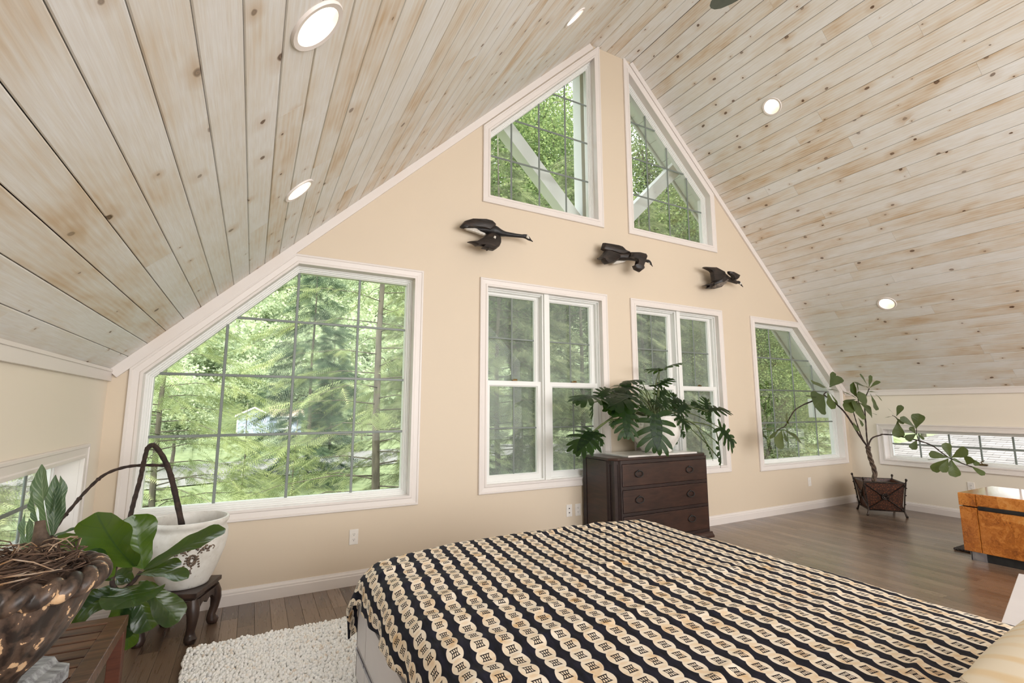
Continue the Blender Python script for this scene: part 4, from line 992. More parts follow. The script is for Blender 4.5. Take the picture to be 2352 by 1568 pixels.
PH = [  # base, y, tip, y, normal, width, bend
    ((1150, 790), -.56, (1172, 1292), -.62, Vector((-.4, -1, .25)), 1.02, .05),
    ((1200, 225), -.22, (1500, 132), -.30, Vector((0, .15, 1)), .80, .10), ((1200, 225), -.22, (1008, 216), -.30, Vector((0, .2, 1)), .60, .06),
    ((1195, 420), -.28, (1385, 322), -.30, Vector((-.1, -.3, 1)), .75, .08), ((1195, 420), -.28, (1075, 428), -.34, Vector((0, -.2, 1)), .5, .05),
    ((430, 575), -.38, (100, 650), -.48, Vector((0, -.3, 1)), .80, .16), ((430, 570), -.38, (575, 450), -.30, Vector((0, -.5, 1)), .85, .10),
    ((335, 640), -.40, (335, 880), -.46, Vector((1, -.3, 0)), .55, .05),
    ((345, 1010), -.50, (118, 1310), -.56, Vector((-.4, -.5, .6)), .95, .18), ((350, 1010), -.50, (300, 1300), -.50, Vector((-.1, -1, .2)), .80, .08), ((370, 1010), -.46, (480, 1210), -.50, Vector((.2, -1, .3)), .7, .06),
    ((840, 520), -.40, (500, 740), -.58, Vector((-.2, -.5, 1)), .62, .12), ((800, 560), -.42, (560, 830), -.56, Vector((-.4, -.6, .8)), .62, .10),
    ((770, 740), -.50, (780, 1115), -.58, Vector((-.3, -1, .3)), .90, .06), ((860, 430), -.30, (640, 545), -.40, Vector((0, -.4, 1)), .85, .12),
    ((960, 350), -.24, (670, 440), -.30, Vector((0, -.2, 1)), .42, .10), ((1030, 470), -.30, (900, 410), -.26, Vector((0, -.4, 1)), .8, .10),
    ((1430, 800), -.46, (1590, 985), -.56, Vector((.1, -1, .2)), .95, .06), ((1430, 770), -.42, (1570, 660), -.40, Vector((0, -1, .4)), .9, .05),
    ((1830, 740), -.38, (2125, 755), -.46, Vector((.1, -.6, 1)), .78, .16), ((1810, 740), -.34, (1790, 570), -.26, Vector((0, -.9, .5)), 1.0, .08), ((1800, 760), -.40, (1600, 620), -.34, Vector((-.1, -.8, .7)), .7, .06), ((1820, 760), -.42, (1850, 900), -.50, Vector((.1, -1, .3)), .8, .05),
    ((1975, 960), -.40, (2180, 1215), -.44, Vector((.1, -1, .3)), .92, .08), ((1960, 1160), -.40, (1990, 1480), -.46, Vector((.5, -1, .1)), .55, .05),
    ((1820, 1180), -.40, (1895, 1390), -.42, Vector((.6, -1, 0)), .35, .04), ((1400, 700), -.24, (1380, 505), -.18, Vector((0, -1, .5)), .85, .06),
    ((1440, 960), -.40, (1535, 1085), -.42, Vector((0, -1, .2)), .8, .03), ((1420, 1080), -.30, (1418, 1185), -.30, Vector((0, -1, .2)), .7, .03),
    ((1190, 560), -.26, (1305, 475), -.22, Vector((0, -1, .6)), .9, .05), ((1240, 700), -.42, (1090, 600), -.36, Vector((0, -.8, .8)), .9, .08), ((1260, 700), -.40, (1290, 560), -.32, Vector((0, -.9, .6)), .9, .06),
    ((1080, 800), -.46, (960, 660), -.38, Vector((0, -.8, .7)), .8, .06), ((620, 880), -.46, (580, 950), -.50, Vector((0, -1, .3)), .9, .04), ((880, 780), -.44, (760, 850), -.52, Vector((0, -.8, .7)), .8, .08), ((1350, 640), -.32, (1500, 610), -.30, Vector((0, -.8, .8)), .8, .08)]
for i, (bp, by, tp, ty, nn, wd, bd) in enumerate(PH):
    split_leaf(P(*c4(*bp), 1, by), P(*c4(*tp), 1, ty), nn, wd*1.0, bd, pp, ROOT+Vector((.04*math.sin(i*2.4), .04*math.cos(i*2.4), 0)), 5 if wd < .7 else 6, i+1, .04, .25)
for pts in ([ROOT, P(*c4(1590, 880), 1, -.40), P(*c4(1750, 1060), 1, -.42), P(*c4(1830, 1190), 1, -.41), P(*c4(1970, 1360), 1, -.42)], [ROOT, P(*c4(1700, 900), 1, -.38), P(*c4(1900, 970), 1, -.39), P(*c4(1950, 1080), 1, -.40), P(*c4(1965, 1170), 1, -.40)], [ROOT, P(*c4(600, 860), 1, -.46), P(*c4(345, 1015), 1, -.50)]):
    b = MB(); b.tube(spline(pts, 8), .0065, 6); b.build('leaf_stalk', M['stalk'], pp, smooth=True)

# ------------------------------------------------------------ braided fig in its wrought planter
M['iron'] = pm('dark_bronzed_iron', srgb(38, 32, 30), srgb(70, 60, 54), 30, .35, .7)
def weave():
    t = NT('brown_tortoise_panel'); p = t.objc(); v = t.vor(p, 42, 'DISTANCE_TO_EDGE').outputs['Distance']
    col = t.ramp(v, [(.02, srgb(36, 22, 16)), (.16, srgb(86, 50, 32)), (.5, srgb(116, 68, 42))]); t.bump(v, .3, .003); return t.out(col, .4)
M['weave'] = weave()
FC = Vector((3.780, -.590, 0)); ft = empty('potted_fig_tree', FC, label='braided trunk fig tree with arching branches in a square bronzed iron planter', cat='potted plant')
pa_ = math.atan2(.26, .292)        # direction of the left back side
ux = Vector((math.cos(pa_), math.sin(pa_), 0)); uy = Vector((ux.y, -ux.x, 0))
PZ0, PZ1 = .07, .415
def pc(sx_, sy_, h, z): return FC+ux*(sx_*h)+uy*(sy_*h)+Vector((0, 0, z))
b = MB(); lo = [[pc(a, c, h, z) for a, c in ((-1, -1), (1, -1), (1, 1), (-1, 1))] for h, z in ((.172, PZ0), (.212, PZ1), (.200, PZ1), (.195, PZ1-.05))]; b.loft(lo); box = b.build('planter_box', M['weave'], ft)
b = MB()
for a, c in ((-1, -1), (1, -1), (1, 1), (-1, 1)):
    b.tube([pc(a, c, .206, 0), pc(a, c, .196, .04), pc(a, c, .188, PZ0), pc(a, c, .202, .24), pc(a, c, .224, PZ1+.03)], [.013, .010, .009, .009, .009], 7); b.ball(pc(a, c, .227, PZ1+.045), .015, .015, .018, 8, 5); b.ball(pc(a, c, .206, .012), .016, .016, .012, 8, 4)
    for z in (.16, .27, .36): b.ball(pc(a, c, .188+.036*(z-.07)/.35+.002, z), .013, .013, .008, 7, 4)
for (p, q) in (((-1, -1), (1, -1)), ((1, -1), (1, 1)), ((1, 1), (-1, 1)), ((-1, 1), (-1, -1))):
    for h, z in ((.184, PZ0), (.220, PZ1)): b.tube([pc(*p, h, z), pc(*q, h, z)], .008, 6)
    b.tube([pc(*p, .186, PZ0+.01), pc(*q, .220, PZ1-.01)], .006, 6); b.tube([pc(*q, .186, PZ0+.01), pc(*p, .220, PZ1-.01)], .006, 6)
    c = (pc(*p, .200, (PZ0+PZ1)/2)+pc(*q, .200, (PZ0+PZ1)/2))/2; nn = (c-FC); nn.z = 0; nn.normalize(); c += nn*.006; s = Vector((nn.y, -nn.x, 0))
    for rad in (.036, .018): b.tube([c+s*(rad*math.cos(t))+Vector((0, 0, rad*math.sin(t))) for t in (2*PI*j/18 for j in range(19))], .006, 6)
    for j in range(8): t = 2*PI*j/8; b.ball(c+s*(.027*math.cos(t))+Vector((0, 0, .027*math.sin(t))), .010, .010, .010, 6, 4)
b.build('iron_stand', M['iron'], ft, smooth=True, auto=50)
b = MB(); b.loft([[pc(a, c, .19, PZ1-.035) for a, c in ((-1, -1), (1, -1), (1, 1), (-1, 1))], [pc(a, c, .02, PZ1-.02) for a, c in ((-1, -1), (1, -1), (1, 1), (-1, 1))]]); b.build('soil', M['soil'], ft)
k6 = lambda x, y: (1760+x*.22953, 840+y*.22959)
kr = lambda x, y: (1980+x*.21678, 860+y*.21684)
YF = -.585
def q6(x, y, yy=YF): return P(*k6(x, y), 1, yy)
def qr(x, y, xx): return P(*kr(x, y), 0, xx)
trunk = [q6(1078, 1150), q6(1085, 1060), q6(1062, 985), q6(1040, 920), q6(1022, 850), q6(1018, 815)]
ps = spline(trunk, 8); b = MB()
for k in range(3):
    b.tube([p+ux*(.015*math.cos(i*.30+k*2.094))+uy*(.015*math.sin(i*.30+k*2.094)) for i, p in enumerate(ps)], [.016-.003*i/len(ps) for i in range(len(ps))], 8)
b.ball(ps[-1], .032, .032, .024, 10, 6); b.build('braided_trunk', M['braid'], ft, smooth=True)
top = ps[-1]
BRS = [[top, q6(935, 700), q6(850, 560), q6(780, 460), q6(722, 402, -.50), q6(650, 340, -.46), q6(580, 290, -.42), q6(600, 262, -.42)],
       [q6(580, 290, -.42), q6(460, 352, -.40), q6(380, 385, -.40), q6(290, 440, -.40), q6(235, 520, -.40), q6(190, 600, -.40), q6(120, 640, -.41), q6(45, 722, -.42)],
       [top, q6(1005, 700), q6(995, 560), q6(985, 420), q6(990, 330), q6(1030, 225)],
       [top, q6(960, 720), q6(915, 600), q6(880, 490), q6(860, 400)], [q6(995, 560), q6(968, 460), q6(930, 380), q6(915, 310)],
       [top, q6(1035, 760), q6(1070, 715), q6(1150, 690, -.64), qr(210, 633, 4.02), qr(340, 640, 4.02), qr(450, 665, 4.0), qr(600, 700, 3.98), qr(740, 750, 3.98), qr(830, 815, 3.97), qr(930, 885, 3.96), qr(1060, 940, 3.95), qr(1200, 990, 3.95)],
       [qr(340, 640, 4.02), qr(380, 560, 4.02), qr(375, 470, 4.02), qr(320, 430, 4.02)], [qr(600, 700, 3.98), qr(580, 630, 3.98), qr(578, 570, 3.98)]]
b = MB()
for i, pts in enumerate(BRS):
    s = spline(pts, 6); r0 = (.012, .009, .010, .008, .008, .010, .006, .006)[i]; b.tube(s, [r0*(1-.45*j/len(s))+.0012*math.sin(j*2.2) for j in range(len(s))], 7)
b.build('branch', M['bark'], ft, smooth=True)
LV = [  # (base, tip) in the two crop frames, third value the depth
    ('a', (632, 212), (668, 58), .58, (0, -1, .2)), ('a', (636, 214), (752, 116), .44, (0, -.7, .7)), ('a', (618, 226), (470, 180), .36, (0, -.6, .8)), ('a', (600, 240), (716, 248), .36, (0, -.3, 1)), ('a', (610, 262), (650, 432), .80, (0, -1, .2)), ('a', (640, 272), (716, 402), .44, (.2, -1, .3)), ('a', (580, 300), (478, 400), .82, (-.1, -1, .2)), ('a', (540, 320), (412, 308), .24, (0, -.3, 1)),
    ('b', (205, 590), (192, 490), .70, (0, -1, .3)), ('b', (200, 570), (222, 560), .9, (0, -1, .3)), ('b', (165, 632), (348, 762), .42, (.1, -.8, .7)), ('b', (155, 640), (105, 815), .60, (0, -1, .2)), ('b', (165, 640), (200, 758), .40, (0, -1, .2)), ('b', (140, 622), (-5, 640), .18, (0, -.3, 1)), ('b', (130, 640), (40, 730), .14, (0, -.3, 1)),
    ('c', (1024, 222), (1040, 92), .56, (0, -1, .3)), ('c', (1020, 222), (908, 184), .34, (0, -.5, .9)), ('c', (1036, 220), (1132, 152), .26, (0, -.5, .9)), ('c', (1012, 205), (935, 85), .18, (0, -1, .3)), ('c', (1000, 262), (1112, 268), .30, (0, -.3, 1)), ('c', (1040, 275), (1096, 445), .58, (.1, -1, .2)), ('c', (1090, 280), (1158, 352), .26, (0, -.8, .5)), ('c', (1000, 290), (926, 345), .52, (0, -1, .3)),
    ('d', (912, 320), (838, 190), .60, (-.2, -1, .2)), ('d', (915, 318), (905, 186), .52, (.2, -1, .2)), ('d', (905, 330), (784, 268), .30, (0, -.5, .9)), ('d', (905, 335), (778, 372), .14, (0, -.4, 1)), ('d', (915, 352), (786, 445), .38, (0, -.8, .6)), ('d', (935, 372), (895, 472), .82, (0, -1, .3)), ('d', (935, 370), (1058, 488), .62, (.1, -1, .3)), ('d', (1040, 470), (1106, 490), .34, (0, -.4, 1)), ('d', (920, 520), (965, 606), .62, (0, -1, .3)), ('d', (870, 560), (905, 650), .52, (-.3, -1, .2)),
    ('e', (365, 440), (415, 322), .46, (-.6, -.6, .2)), ('e', (355, 440), (266, 352), .14, (0, -.5, .9)), ('e', (340, 442), (242, 458), .30, (-.2, -.3, 1)), ('e', (352, 452), (434, 526), .36, (-.3, -.3, 1)), ('e', (375, 490), (388, 668), .58, (-.9, -.4, .1)), ('e', (565, 560), (405, 450), .40, (-.8, -.4, .4)), ('e', (572, 572), (600, 412), .68, (-.9, -.4, .1)), ('e', (430, 600), (520, 590), .34, (-.4, -.3, 1)), ('e', (570, 630), (512, 552), .56, (-.9, -.4, .2)), ('e', (578, 625), (465, 690), .62, (-.9, -.3, .2)), ('e', (590, 625), (656, 690), .34, (-.7, -.5, .4)), ('e', (580, 690), (530, 792), .58, (-.9, -.3, .1)), ('e', (470, 655), (520, 640), .5, (-.4, -.2, 1)),
    ('f', (925, 880), (706, 840), .48, (-.9, -.2, .4)), ('f', (935, 880), (882, 720), .50, (-.9, -.4, .1)), ('f', (945, 880), (1125, 800), .52, (-.9, -.2, .4)), ('f', (910, 890), (744, 1020), .44, (-.9, -.3, .3)), ('f', (915, 890), (850, 1035), .46, (-.9, -.3, .2)), ('f', (945, 895), (990, 1086), .52, (-.9, -.4, .1)), ('f', (820, 895), (692, 904), .12, (-.3, -.2, 1)), ('f', (935, 905), (930, 970), .5, (-.9, -.4, .1)), ('f', (1110, 955), (1152, 872), .74, (-.9, -.3, .4)), ('f', (1150, 965), (1300, 1066), .40, (-.8, -.2, .6)), ('f', (1060, 935), (960, 890), .3, (-.9, -.2, .4)), ('f', (1165, 890), (1230, 965), .6, (-.9, -.3, .4))]
YD = dict(a=-.44, b=-.41, c=-.60, d=-.58); XD = dict(e=4.0, f=3.95)
for i, (g, bp, tp, wd, nn) in enumerate(LV):
    j = .03*math.sin(i*3.1)
    A, B = (q6(*bp, YD[g]), q6(*tp, YD[g]-.05+j)) if g in YD else (qr(*bp, XD[g]), qr(*tp, XD[g]-.04+j))
    leaf('leaf', A, B, Vector(nn), wd*1.05, .05, M['figleaf'], ft, OBO, .12, .06, 12, 6, seed=100+i)

# ------------------------------------------------------------ burl chest, mat
def burl():
    t = NT('honey_burl_veneer'); p = t.pos(); p2 = t.vmath('ADD', p, t.scale(t.comb(t.noise(p, 5, 3), t.noise(t.scale(p, (1.3, 1, 1)), 6, 3), t.noise(t.scale(p, (1, 1.4, 1)), 5.5, 3)), (.5, .5, .5)))
    cell = t.vor(t.scale(t.comb(0.0, t.sep(p)[1], t.sep(p)[2]), (1, 5.2, 4.4)), 1.0, 'F1', '3D', .2).outputs['Color']
    n = t.noise(p2, 9, 6, .72, 1.4); f = t.noise(t.scale(p2, (1, 1, 1.5)), 60, 3); eyes = t.vor(p, 70); spot = t.math('MULTIPLY', t.val(eyes.outputs['Distance'], .16, .34, 1, 0), t.val(t.noise(p, 7, 4, .7), .53, .60))
    tone = t.math('ADD', t.math('ADD', t.math('MULTIPLY', n, .8), t.math('MULTIPLY', f, .2)), t.math('MULTIPLY', t.math('SUBTRACT', t.sep(cell)[0], .5), .18))
    col = t.ramp(tone, [(.30, srgb(140, 76, 24)), (.46, srgb(188, 112, 42)), (.60, srgb(212, 138, 62)), (.78, srgb(224, 164, 92))]); col = t.mix(t.math('MULTIPLY', spot, .75), col, srgb(96, 50, 22))
    return t.out(col, .22, Coat_Weight=.5, Coat_Roughness=.08)
M['burl'] = burl()
XF, CY1, CY0, CZ0, CZ1, CXB = 2.30, -1.935, -3.15, .075, .583, 3.05
ch = empty('burl_chest', ((XF+CXB)/2, (CY0+CY1)/2, 0), label='orange burl wood chest with a dark slot under its lid near the right knee wall', cat='chest')
b = MB(); b.box(XF+.012, CXB, CY0, CY1, CZ0, .462); b.build('body', M['burl'], ch, bevel=.006)
b = MB(); b.box(XF+.004, CXB, CY0-.0, CY1-.0, .470, CZ1); b.build('lid', M['burl'], ch, bevel=.006)
b = MB(); b.box(XF+.03, CXB-.02, CY0+.02, CY1-.02, .455, .475); b.build('lid_gap', M['black'], ch)
fy = [CY1, CY1-.125, CY1-.94, CY0]
for i in range(3):
    z1 = .462 if i != 1 else .440
    b = MB(); b.box(XF, XF+.014, fy[i+1]+.002, fy[i]-.002, CZ0, z1); b.build('front_panel', M['burl'], ch, bevel=.003)
    b = MB(); b.box(XF-.004, XF+.008, fy[i+1]+.002, fy[i]-.002, .472 if i != 1 else .484, CZ1-.004); b.build('lid_front', M['burl'], ch, bevel=.003)
b = MB(); b.box(XF+.001, XF+.02, fy[2]+.05, fy[1]-.004, .444, .482); b.build('slot', M['black'], ch, bevel=.010)
b = MB(); b.box(XF+.02, CXB-.03, CY0+.05, CY1-.045, 0, CZ0); b.build('plinth', M['black'], ch)
b = MB(); b.box(XF+.010, XF+.030, CY1-.15, CY1-.045, .0, CZ0); b.box(XF+.010, CXB-.03, CY1-.05, CY1-.040, 0, CZ0); b.build('metal_foot', M['chrome'], ch)
M['mat'] = pm('speckled_dark_mat', srgb(34, 32, 36), srgb(110, 106, 108), 90, .95, 0, .4, 120)
b = MB(); b.box(2.55, 2.95, -1.93, -1.76, .001, .022); tag(b.build('floor_mat', M['mat'], None, smooth=True, bevel=.008, loc=(2.8, -1.8, 0)), 'small dark speckled mat sticking out behind the burl chest', 'mat')

# ------------------------------------------------------------ three carved geese on the gable wall
def goosewood():
    t = NT('dark_root_wood'); p = t.objc(); g = t.noise(t.scale(p, (6, 14, 20)), 1.6, 4, .65, .8)
    col = t.ramp(g, [(.35, srgb(22, 18, 17)), (.6, srgb(48, 38, 33)), (.8, srgb(84, 62, 48))]); t.bump(g, .5, .006); return t.out(col, .45)
M['goose'] = goosewood(); M['goosew'] = pm('pale_painted_belly', srgb(196, 188, 176), srgb(222, 216, 206), 30, .6, 0, .4, 60); M['gooseg'] = pm('grey_brown_breast', srgb(74, 66, 60), srgb(132, 120, 108), 40, .6, 0, .4, 60); M['gooseb'] = pm('black_painted_neck', srgb(20, 19, 20), srgb(34, 32, 33), 14, .45)
def slab(name, px, yfun, th, mat, parent, bulge=.02):
    pts = [P(u, v, 1, -.12) for u, v in px]; cx = sum(p.x for p in pts)/len(pts); cz = sum(p.z for p in pts)/len(pts)
    pts = [Vector((p.x, yfun(p.x-cx, p.z-cz), p.z)) for p in pts]; n = len(pts)
    def sc_(k, dy): return [Vector((cx+(p.x-cx)*k, p.y+dy, cz+(p.z-cz)*k)) for p in pts]
    b = MB(); tri = geometry.tessellate_polygon([[Vector((p.x, p.z, 0)) for p in pts]])
    L = [sc_(1.0, 0), sc_(.93, -th*.55-bulge*.3), sc_(.80, -th*.7-bulge*.7)]
    b.loft(L, True, False, False); o = 2*n; b.f += [tuple(o+i for i in t) for t in tri]
    k0 = len(b.v); b.v += [tuple(p+Vector((0, th*.5, 0))) for p in sc_(.96, 0)]; b.f += [(i, (i+1) % n, k0+(i+1) % n, k0+i) for i in range(n)]; b.f += [tuple(k0+i for i in t) for t in tri]
    return b.build(name, mat, parent, smooth=True, auto=50)
def goose(ox, oy, k, label, parts, centre):
    root = empty('goose_sculpture', P(*centre, 1, -.02), label=label, cat='sculpture', group='carved geese flying along the gable wall')
    f = lambda q: (ox+q[0]*k, oy+q[1]*k)
    for kind, name, pts, arg, mat in parts:
        if kind == 's': slab(name, [f(q) for q in pts], arg[0], arg[1], M[mat], root, arg[2])
        else:
            ps = [P(*f(q[:2]), 1, q[3]) for q in pts]; sc_ = 4.6/FPX if ox < 1200 else (5.3/FPX if ox < 1500 else 6.2/FPX)
            b = MB(); b.tube(spline(ps, 5), [r for i in range(len(pts)-1) for r in lerp_list((pts[i][2]*k*sc_, pts[i+1][2]*k*sc_), 6)[:5]]+[pts[-1][2]*k*sc_], 10); b.build(name, M[mat], root, smooth=True)
    b = MB(); c = P(*centre, 1, -.03); b.tube([c+Vector((0, .03, 0)), c+Vector((0, -.10, 0))], .02, 8); b.build('wall_peg', M['goose'], root)
goose(1040, 480, .08503, 'largest carved goose, long neck and white belly, left of the three on the wall', [
    ('t', 'body', [(340, 500, 14, -.07), (600, 540, 62, -.085), (860, 560, 110, -.10), (1120, 590, 150, -.12), (1270, 640, 105, -.13), (1420, 675, 72, -.13), (1700, 712, 55, -.13), (1900, 735, 50, -.13)], 0, 'gooseb'),
    ('t', 'head', [(1880, 730, 50, -.13), (1980, 745, 66, -.13), (2050, 800, 50, -.13), (2110, 845, 22, -.13), (2165, 882, 6, -.13)], 0, 'gooseb'),
    ('s', 'cheek_patch', [(1950, 728), (1990, 735), (2000, 790), (2020, 835), (1990, 835), (1930, 800)], (lambda x, z: -.158, .006, .002), 'goosew'),
    ('s', 'upper_wing', [(200, 465), (330, 310), (520, 258), (720, 272), (900, 285), (1060, 340), (1145, 430), (1120, 520), (1000, 600), (850, 545), (600, 495), (340, 482), (310, 525), (240, 505)], (lambda x, z: -.12-.10*x, .03, .02), 'goose'),
    ('s', 'belly', [(330, 490), (600, 490), (850, 545), (970, 620), (880, 700), (760, 660), (600, 600), (400, 540)], (lambda x, z: -.09, .02, .01), 'goosew'),
    ('s', 'lower_wing', [(970, 640), (780, 790), (600, 900), (345, 920), (480, 970), (560, 1035), (700, 1032), (790, 1040), (700, 1100), (850, 1130), (872, 1168), (900, 1140), (1030, 1165), (1120, 1110), (1220, 1030), (1275, 930), (1290, 800), (1260, 680), (1100, 600)], (lambda x, z: -.15+.25*z, .035, .02), 'goose'),
    ('s', 'white_fleck', [(975, 850), (1015, 800), (1050, 830), (1030, 890)], (lambda x, z: -.215, .004, .002), 'goosew')], (1133, 535))
goose(1350, 540, .07228, 'middle carved goose with raised square wing and one leg like lower wing', [
    ('t', 'body', [(300, 750, 20, -.06), (520, 740, 70, -.08), (800, 700, 120, -.10), (1100, 680, 130, -.12), (1400, 700, 115, -.14), (1620, 760, 90, -.14), (1760, 800, 52, -.14), (1880, 815, 46, -.14)], 0, 'goose'),
    ('t', 'head', [(1850, 810, 46, -.14), (1930, 830, 52, -.14), (1985, 880, 42, -.14), (2030, 950, 18, -.14), (2065, 1000, 6, -.14)], 0, 'gooseb'),
    ('s', 'cheek_patch', [(1895, 830), (1935, 825), (1950, 880), (1930, 925), (1870, 890)], (lambda x, z: -.140, .010, .002), 'goosew'),
    ('s', 'upper_wing', [(430, 435), (500, 235), (700, 270), (960, 325), (1080, 375), (1200, 510), (1330, 580), (1150, 640), (950, 620), (700, 520), (520, 490)], (lambda x, z: -.12+.05*z-.06*x, .03, .02), 'goose'),
    ('s', 'tail_wing', [(265, 770), (420, 620), (520, 490), (760, 520), (1000, 570), (1080, 690), (900, 820), (720, 910), (520, 940), (430, 860), (390, 790)], (lambda x, z: -.13+.1*x, .035, .025), 'goose'),
    ('s', 'belly', [(830, 880), (1060, 700), (1300, 780), (1230, 830), (1000, 890), (900, 905)], (lambda x, z: -.085, .02, .01), 'goosew'),
    ('s', 'lower_wing', [(1250, 590), (1500, 590), (1700, 640), (1735, 720), (1660, 900), (1590, 1080), (1610, 1140), (1560, 1170), (1490, 1230), (1330, 1150), (1285, 1030), (1370, 1000), (1405, 880), (1370, 800), (1200, 740)], (lambda x, z: -.19+.05*z, .035, .02), 'goose')], (1430, 590))
goose(1590, 600, .05527, 'smallest carved goose with a swept back wing at the right end of the three', [
    ('t', 'body', [(620, 1100, 30, -.06), (850, 1000, 150, -.08), (1100, 850, 240, -.10), (1300, 700, 200, -.12), (1450, 720, 120, -.13), (1650, 800, 90, -.13), (1850, 880, 70, -.13)], 0, 'goose'),
    ('t', 'head', [(1820, 870, 72, -.13), (1930, 870, 60, -.13), (2000, 930, 44, -.13), (2060, 1010, 22, -.13), (2115, 1070, 8, -.13)], 0, 'gooseb'),
    ('s', 'cheek_patch', [(1930, 865), (1970, 880), (1990, 960), (1960, 985), (1915, 960)], (lambda x, z: -.138, .010, .002), 'goosew'),
    ('s', 'upper_wing', [(345, 280), (400, 255), (600, 270), (880, 270), (1080, 380), (1250, 470), (1300, 620), (1100, 800), (720, 880), (690, 500), (620, 420)], (lambda x, z: -.15+.05*z, .03, .02), 'goose'),
    ('s', 'belly', [(740, 1080), (900, 960), (1150, 880), (1350, 720), (1440, 760), (1330, 930), (1100, 1080), (850, 1150)], (lambda x, z: -.135, .03, .02), 'gooseg'),
    ('s', 'tail', [(430, 1010), (620, 940), (900, 880), (900, 1000), (760, 1130), (580, 1130), (680, 1020)], (lambda x, z: -.11, .03, .02), 'goose'),
    ('s', 'shoulder_wing', [(1280, 470), (1450, 490), (1750, 650), (1700, 760), (1620, 830), (1520, 860), (1440, 680), (1300, 560)], (lambda x, z: -.19, .03, .015), 'goose')], (1655, 640))

# ------------------------------------------------------------ outside: eaves, ground, shed, trees
M['soffit'] = paint('white_soffit_metal', srgb(226, 228, 226), .02, .45)
tr_ = empty('gable_truss', (0, .38, 3.2), label='white painted gable truss with king post and two braces outside the upper windows', cat='truss')
b = MB(); b.box(-.235, .235, .30, .46, 3.05, 5.80); b.build('king_post', M['soffit'], tr_, bevel=.008)
for sg in (-1, 1):
    b = MB(); b.bar((sg*.20, .38, 3.42), (sg*1.52, .38, 4.72), .16, .145, (0, -1, 0)); b.build('brace', M['soffit'], tr_, bevel=.006)
for nm, sg in (('trim_5', -1), ('trim_6', 1)):
    root = empty(nm, (sg*W, .4, ZK), label=('left' if sg < 0 else 'right')+' white soffit under the gable overhang outside', cat='soffit', kind='structure')
    a = Vector((sg*(W+.6), 0, ZK+RZ-.6*SL)); e = Vector((sg*FX, 0, ZF+RZ)); u = (e-a); n = int(u.length/.30); u = u/n; nn = Vector((-math.sin(ANG)*sg, 0, -math.cos(ANG)))
    for i in range(n):
        b = MB(); c = a+u*(i+.5)+nn*.012; b.obox(c+Vector((0, .39, 0)), u*.495, Vector((0, .225, 0)), nn*.007); b.build('soffit_panel', M['soffit'], root, bevel=.004, seg=1)
    b = MB(); q = [a-nn*.14, e-nn*.14, e+nn*.05, a+nn*.05]; b.loft([[p+Vector((0, y, 0)) for p in q] for y in (.62, .65)]); b.build('barge_board', M['soffit'], root)
b = MB(); b.box(4.46, 5.25, .17, .64, 1.20, 1.50); tag(b.build('trim_7', M['soffit'], None, bevel=.01), 'white boxed eave return outside the right picture window', 'eave', kind='structure')

def gz(x, y):
    z = -3.2+.029*np.maximum(y, 0); h = np.clip((y-68)/95, 0, 1); return z+46*h**1.25*(1+.0*x)
gx, gy = np.linspace(-90, 150, 61), np.concatenate([np.linspace(-12, 66, 27), np.linspace(69, 190, 32)])
GX, GY = np.meshgrid(gx, gy); GZ = gz(GX, GY); nv_ = np.stack([GX, GY, GZ], -1).reshape(-1, 3); kx = len(gx)
ff = np.array([[j*kx+i, j*kx+i+1, (j+1)*kx+i+1, (j+1)*kx+i] for j in range(len(gy)-1) for i in range(kx-1)])
tag(np_mesh('ground', nv_, ff, M['grass'], smooth=True), 'green lawn rising to a wooded hillside outside', 'lawn', kind='structure')
b = MB(); xs = np.linspace(-30, 30, 25); lo = []
for yy in (27, 35): lo.append([(x, yy+3*math.sin(x*.12), float(gz(x, yy+3*math.sin(x*.12)))+.06) for x in xs])
b.loft(lo, False, False, False); tag(b.build('driveway', M['gravel']), 'pale gravel driveway crossing the lawn outside', 'driveway', kind='structure')
# shed
M['siding'] = pm('blue_grey_siding', srgb(168, 178, 204), srgb(184, 192, 216), 3, .7); M['tan'] = pm('tan_shingles', srgb(186, 160, 134), srgb(206, 184, 158), 2, .9); M['dkglass'] = pm('dim_window_pane', srgb(110, 128, 110), srgb(140, 156, 130), 2, .1)
sy_ = 56.0; zb = float(gz(-3, 56))
sh = empty('shed', (-3.3, sy_+2, zb), label='blue grey shed with white trim across the lawn outside', cat='shed')
b = MB(); xs0, xs1, za, zap = -4.85, -1.75, .62, 1.36; q = [(xs0, zb), (xs1, zb), (xs1, za), ((xs0+xs1)/2, zap), (xs0, za)]; b.loft([[(x, y, z) for x, z in q] for y in (sy_, sy_+5)]); b.box(xs1, 1.6, sy_+1.2, sy_+4.6, zb, .42); b.build('wall', M['siding'], sh)
b = MB()
for x0, z0, x1, z1 in ((xs0-.25, za-.11, (xs0+xs1)/2, zap+.02), ((xs0+xs1)/2, zap+.02, xs1+.25, za-.11)): b.loft([[(x0, y, z0), (x1, y, z1), (x1, y, z1+.1), (x0, y, z0+.1)] for y in (sy_-.3, sy_+5.2)])
b.loft([[(xs1, y, z), (1.9, y, z), (1.9, y, z+.1), (xs1, y, z+.1)] for y, z in ((sy_+.8, .40), (sy_+3, 1.15))]); b.build('roof', M['tan'], sh)
b = MB()
for x0, z0, x1, z1 in ((xs0-.27, za-.14, (xs0+xs1)/2, zap+.05), ((xs0+xs1)/2, zap+.05, xs1+.27, za-.14)): b.loft([[(x0, y, z0-.10), (x1, y, z1-.10), (x1, y, z1+.08), (x0, y, z0+.08)] for y in (sy_-.36, sy_-.30)])
b.box(xs0-.06, xs0+.08, sy_-.05, sy_, zb, za); b.box(xs1, 1.9, sy_+.75, sy_+.85, .30, .46); b.build('white_trim', M['vinyl'], sh)
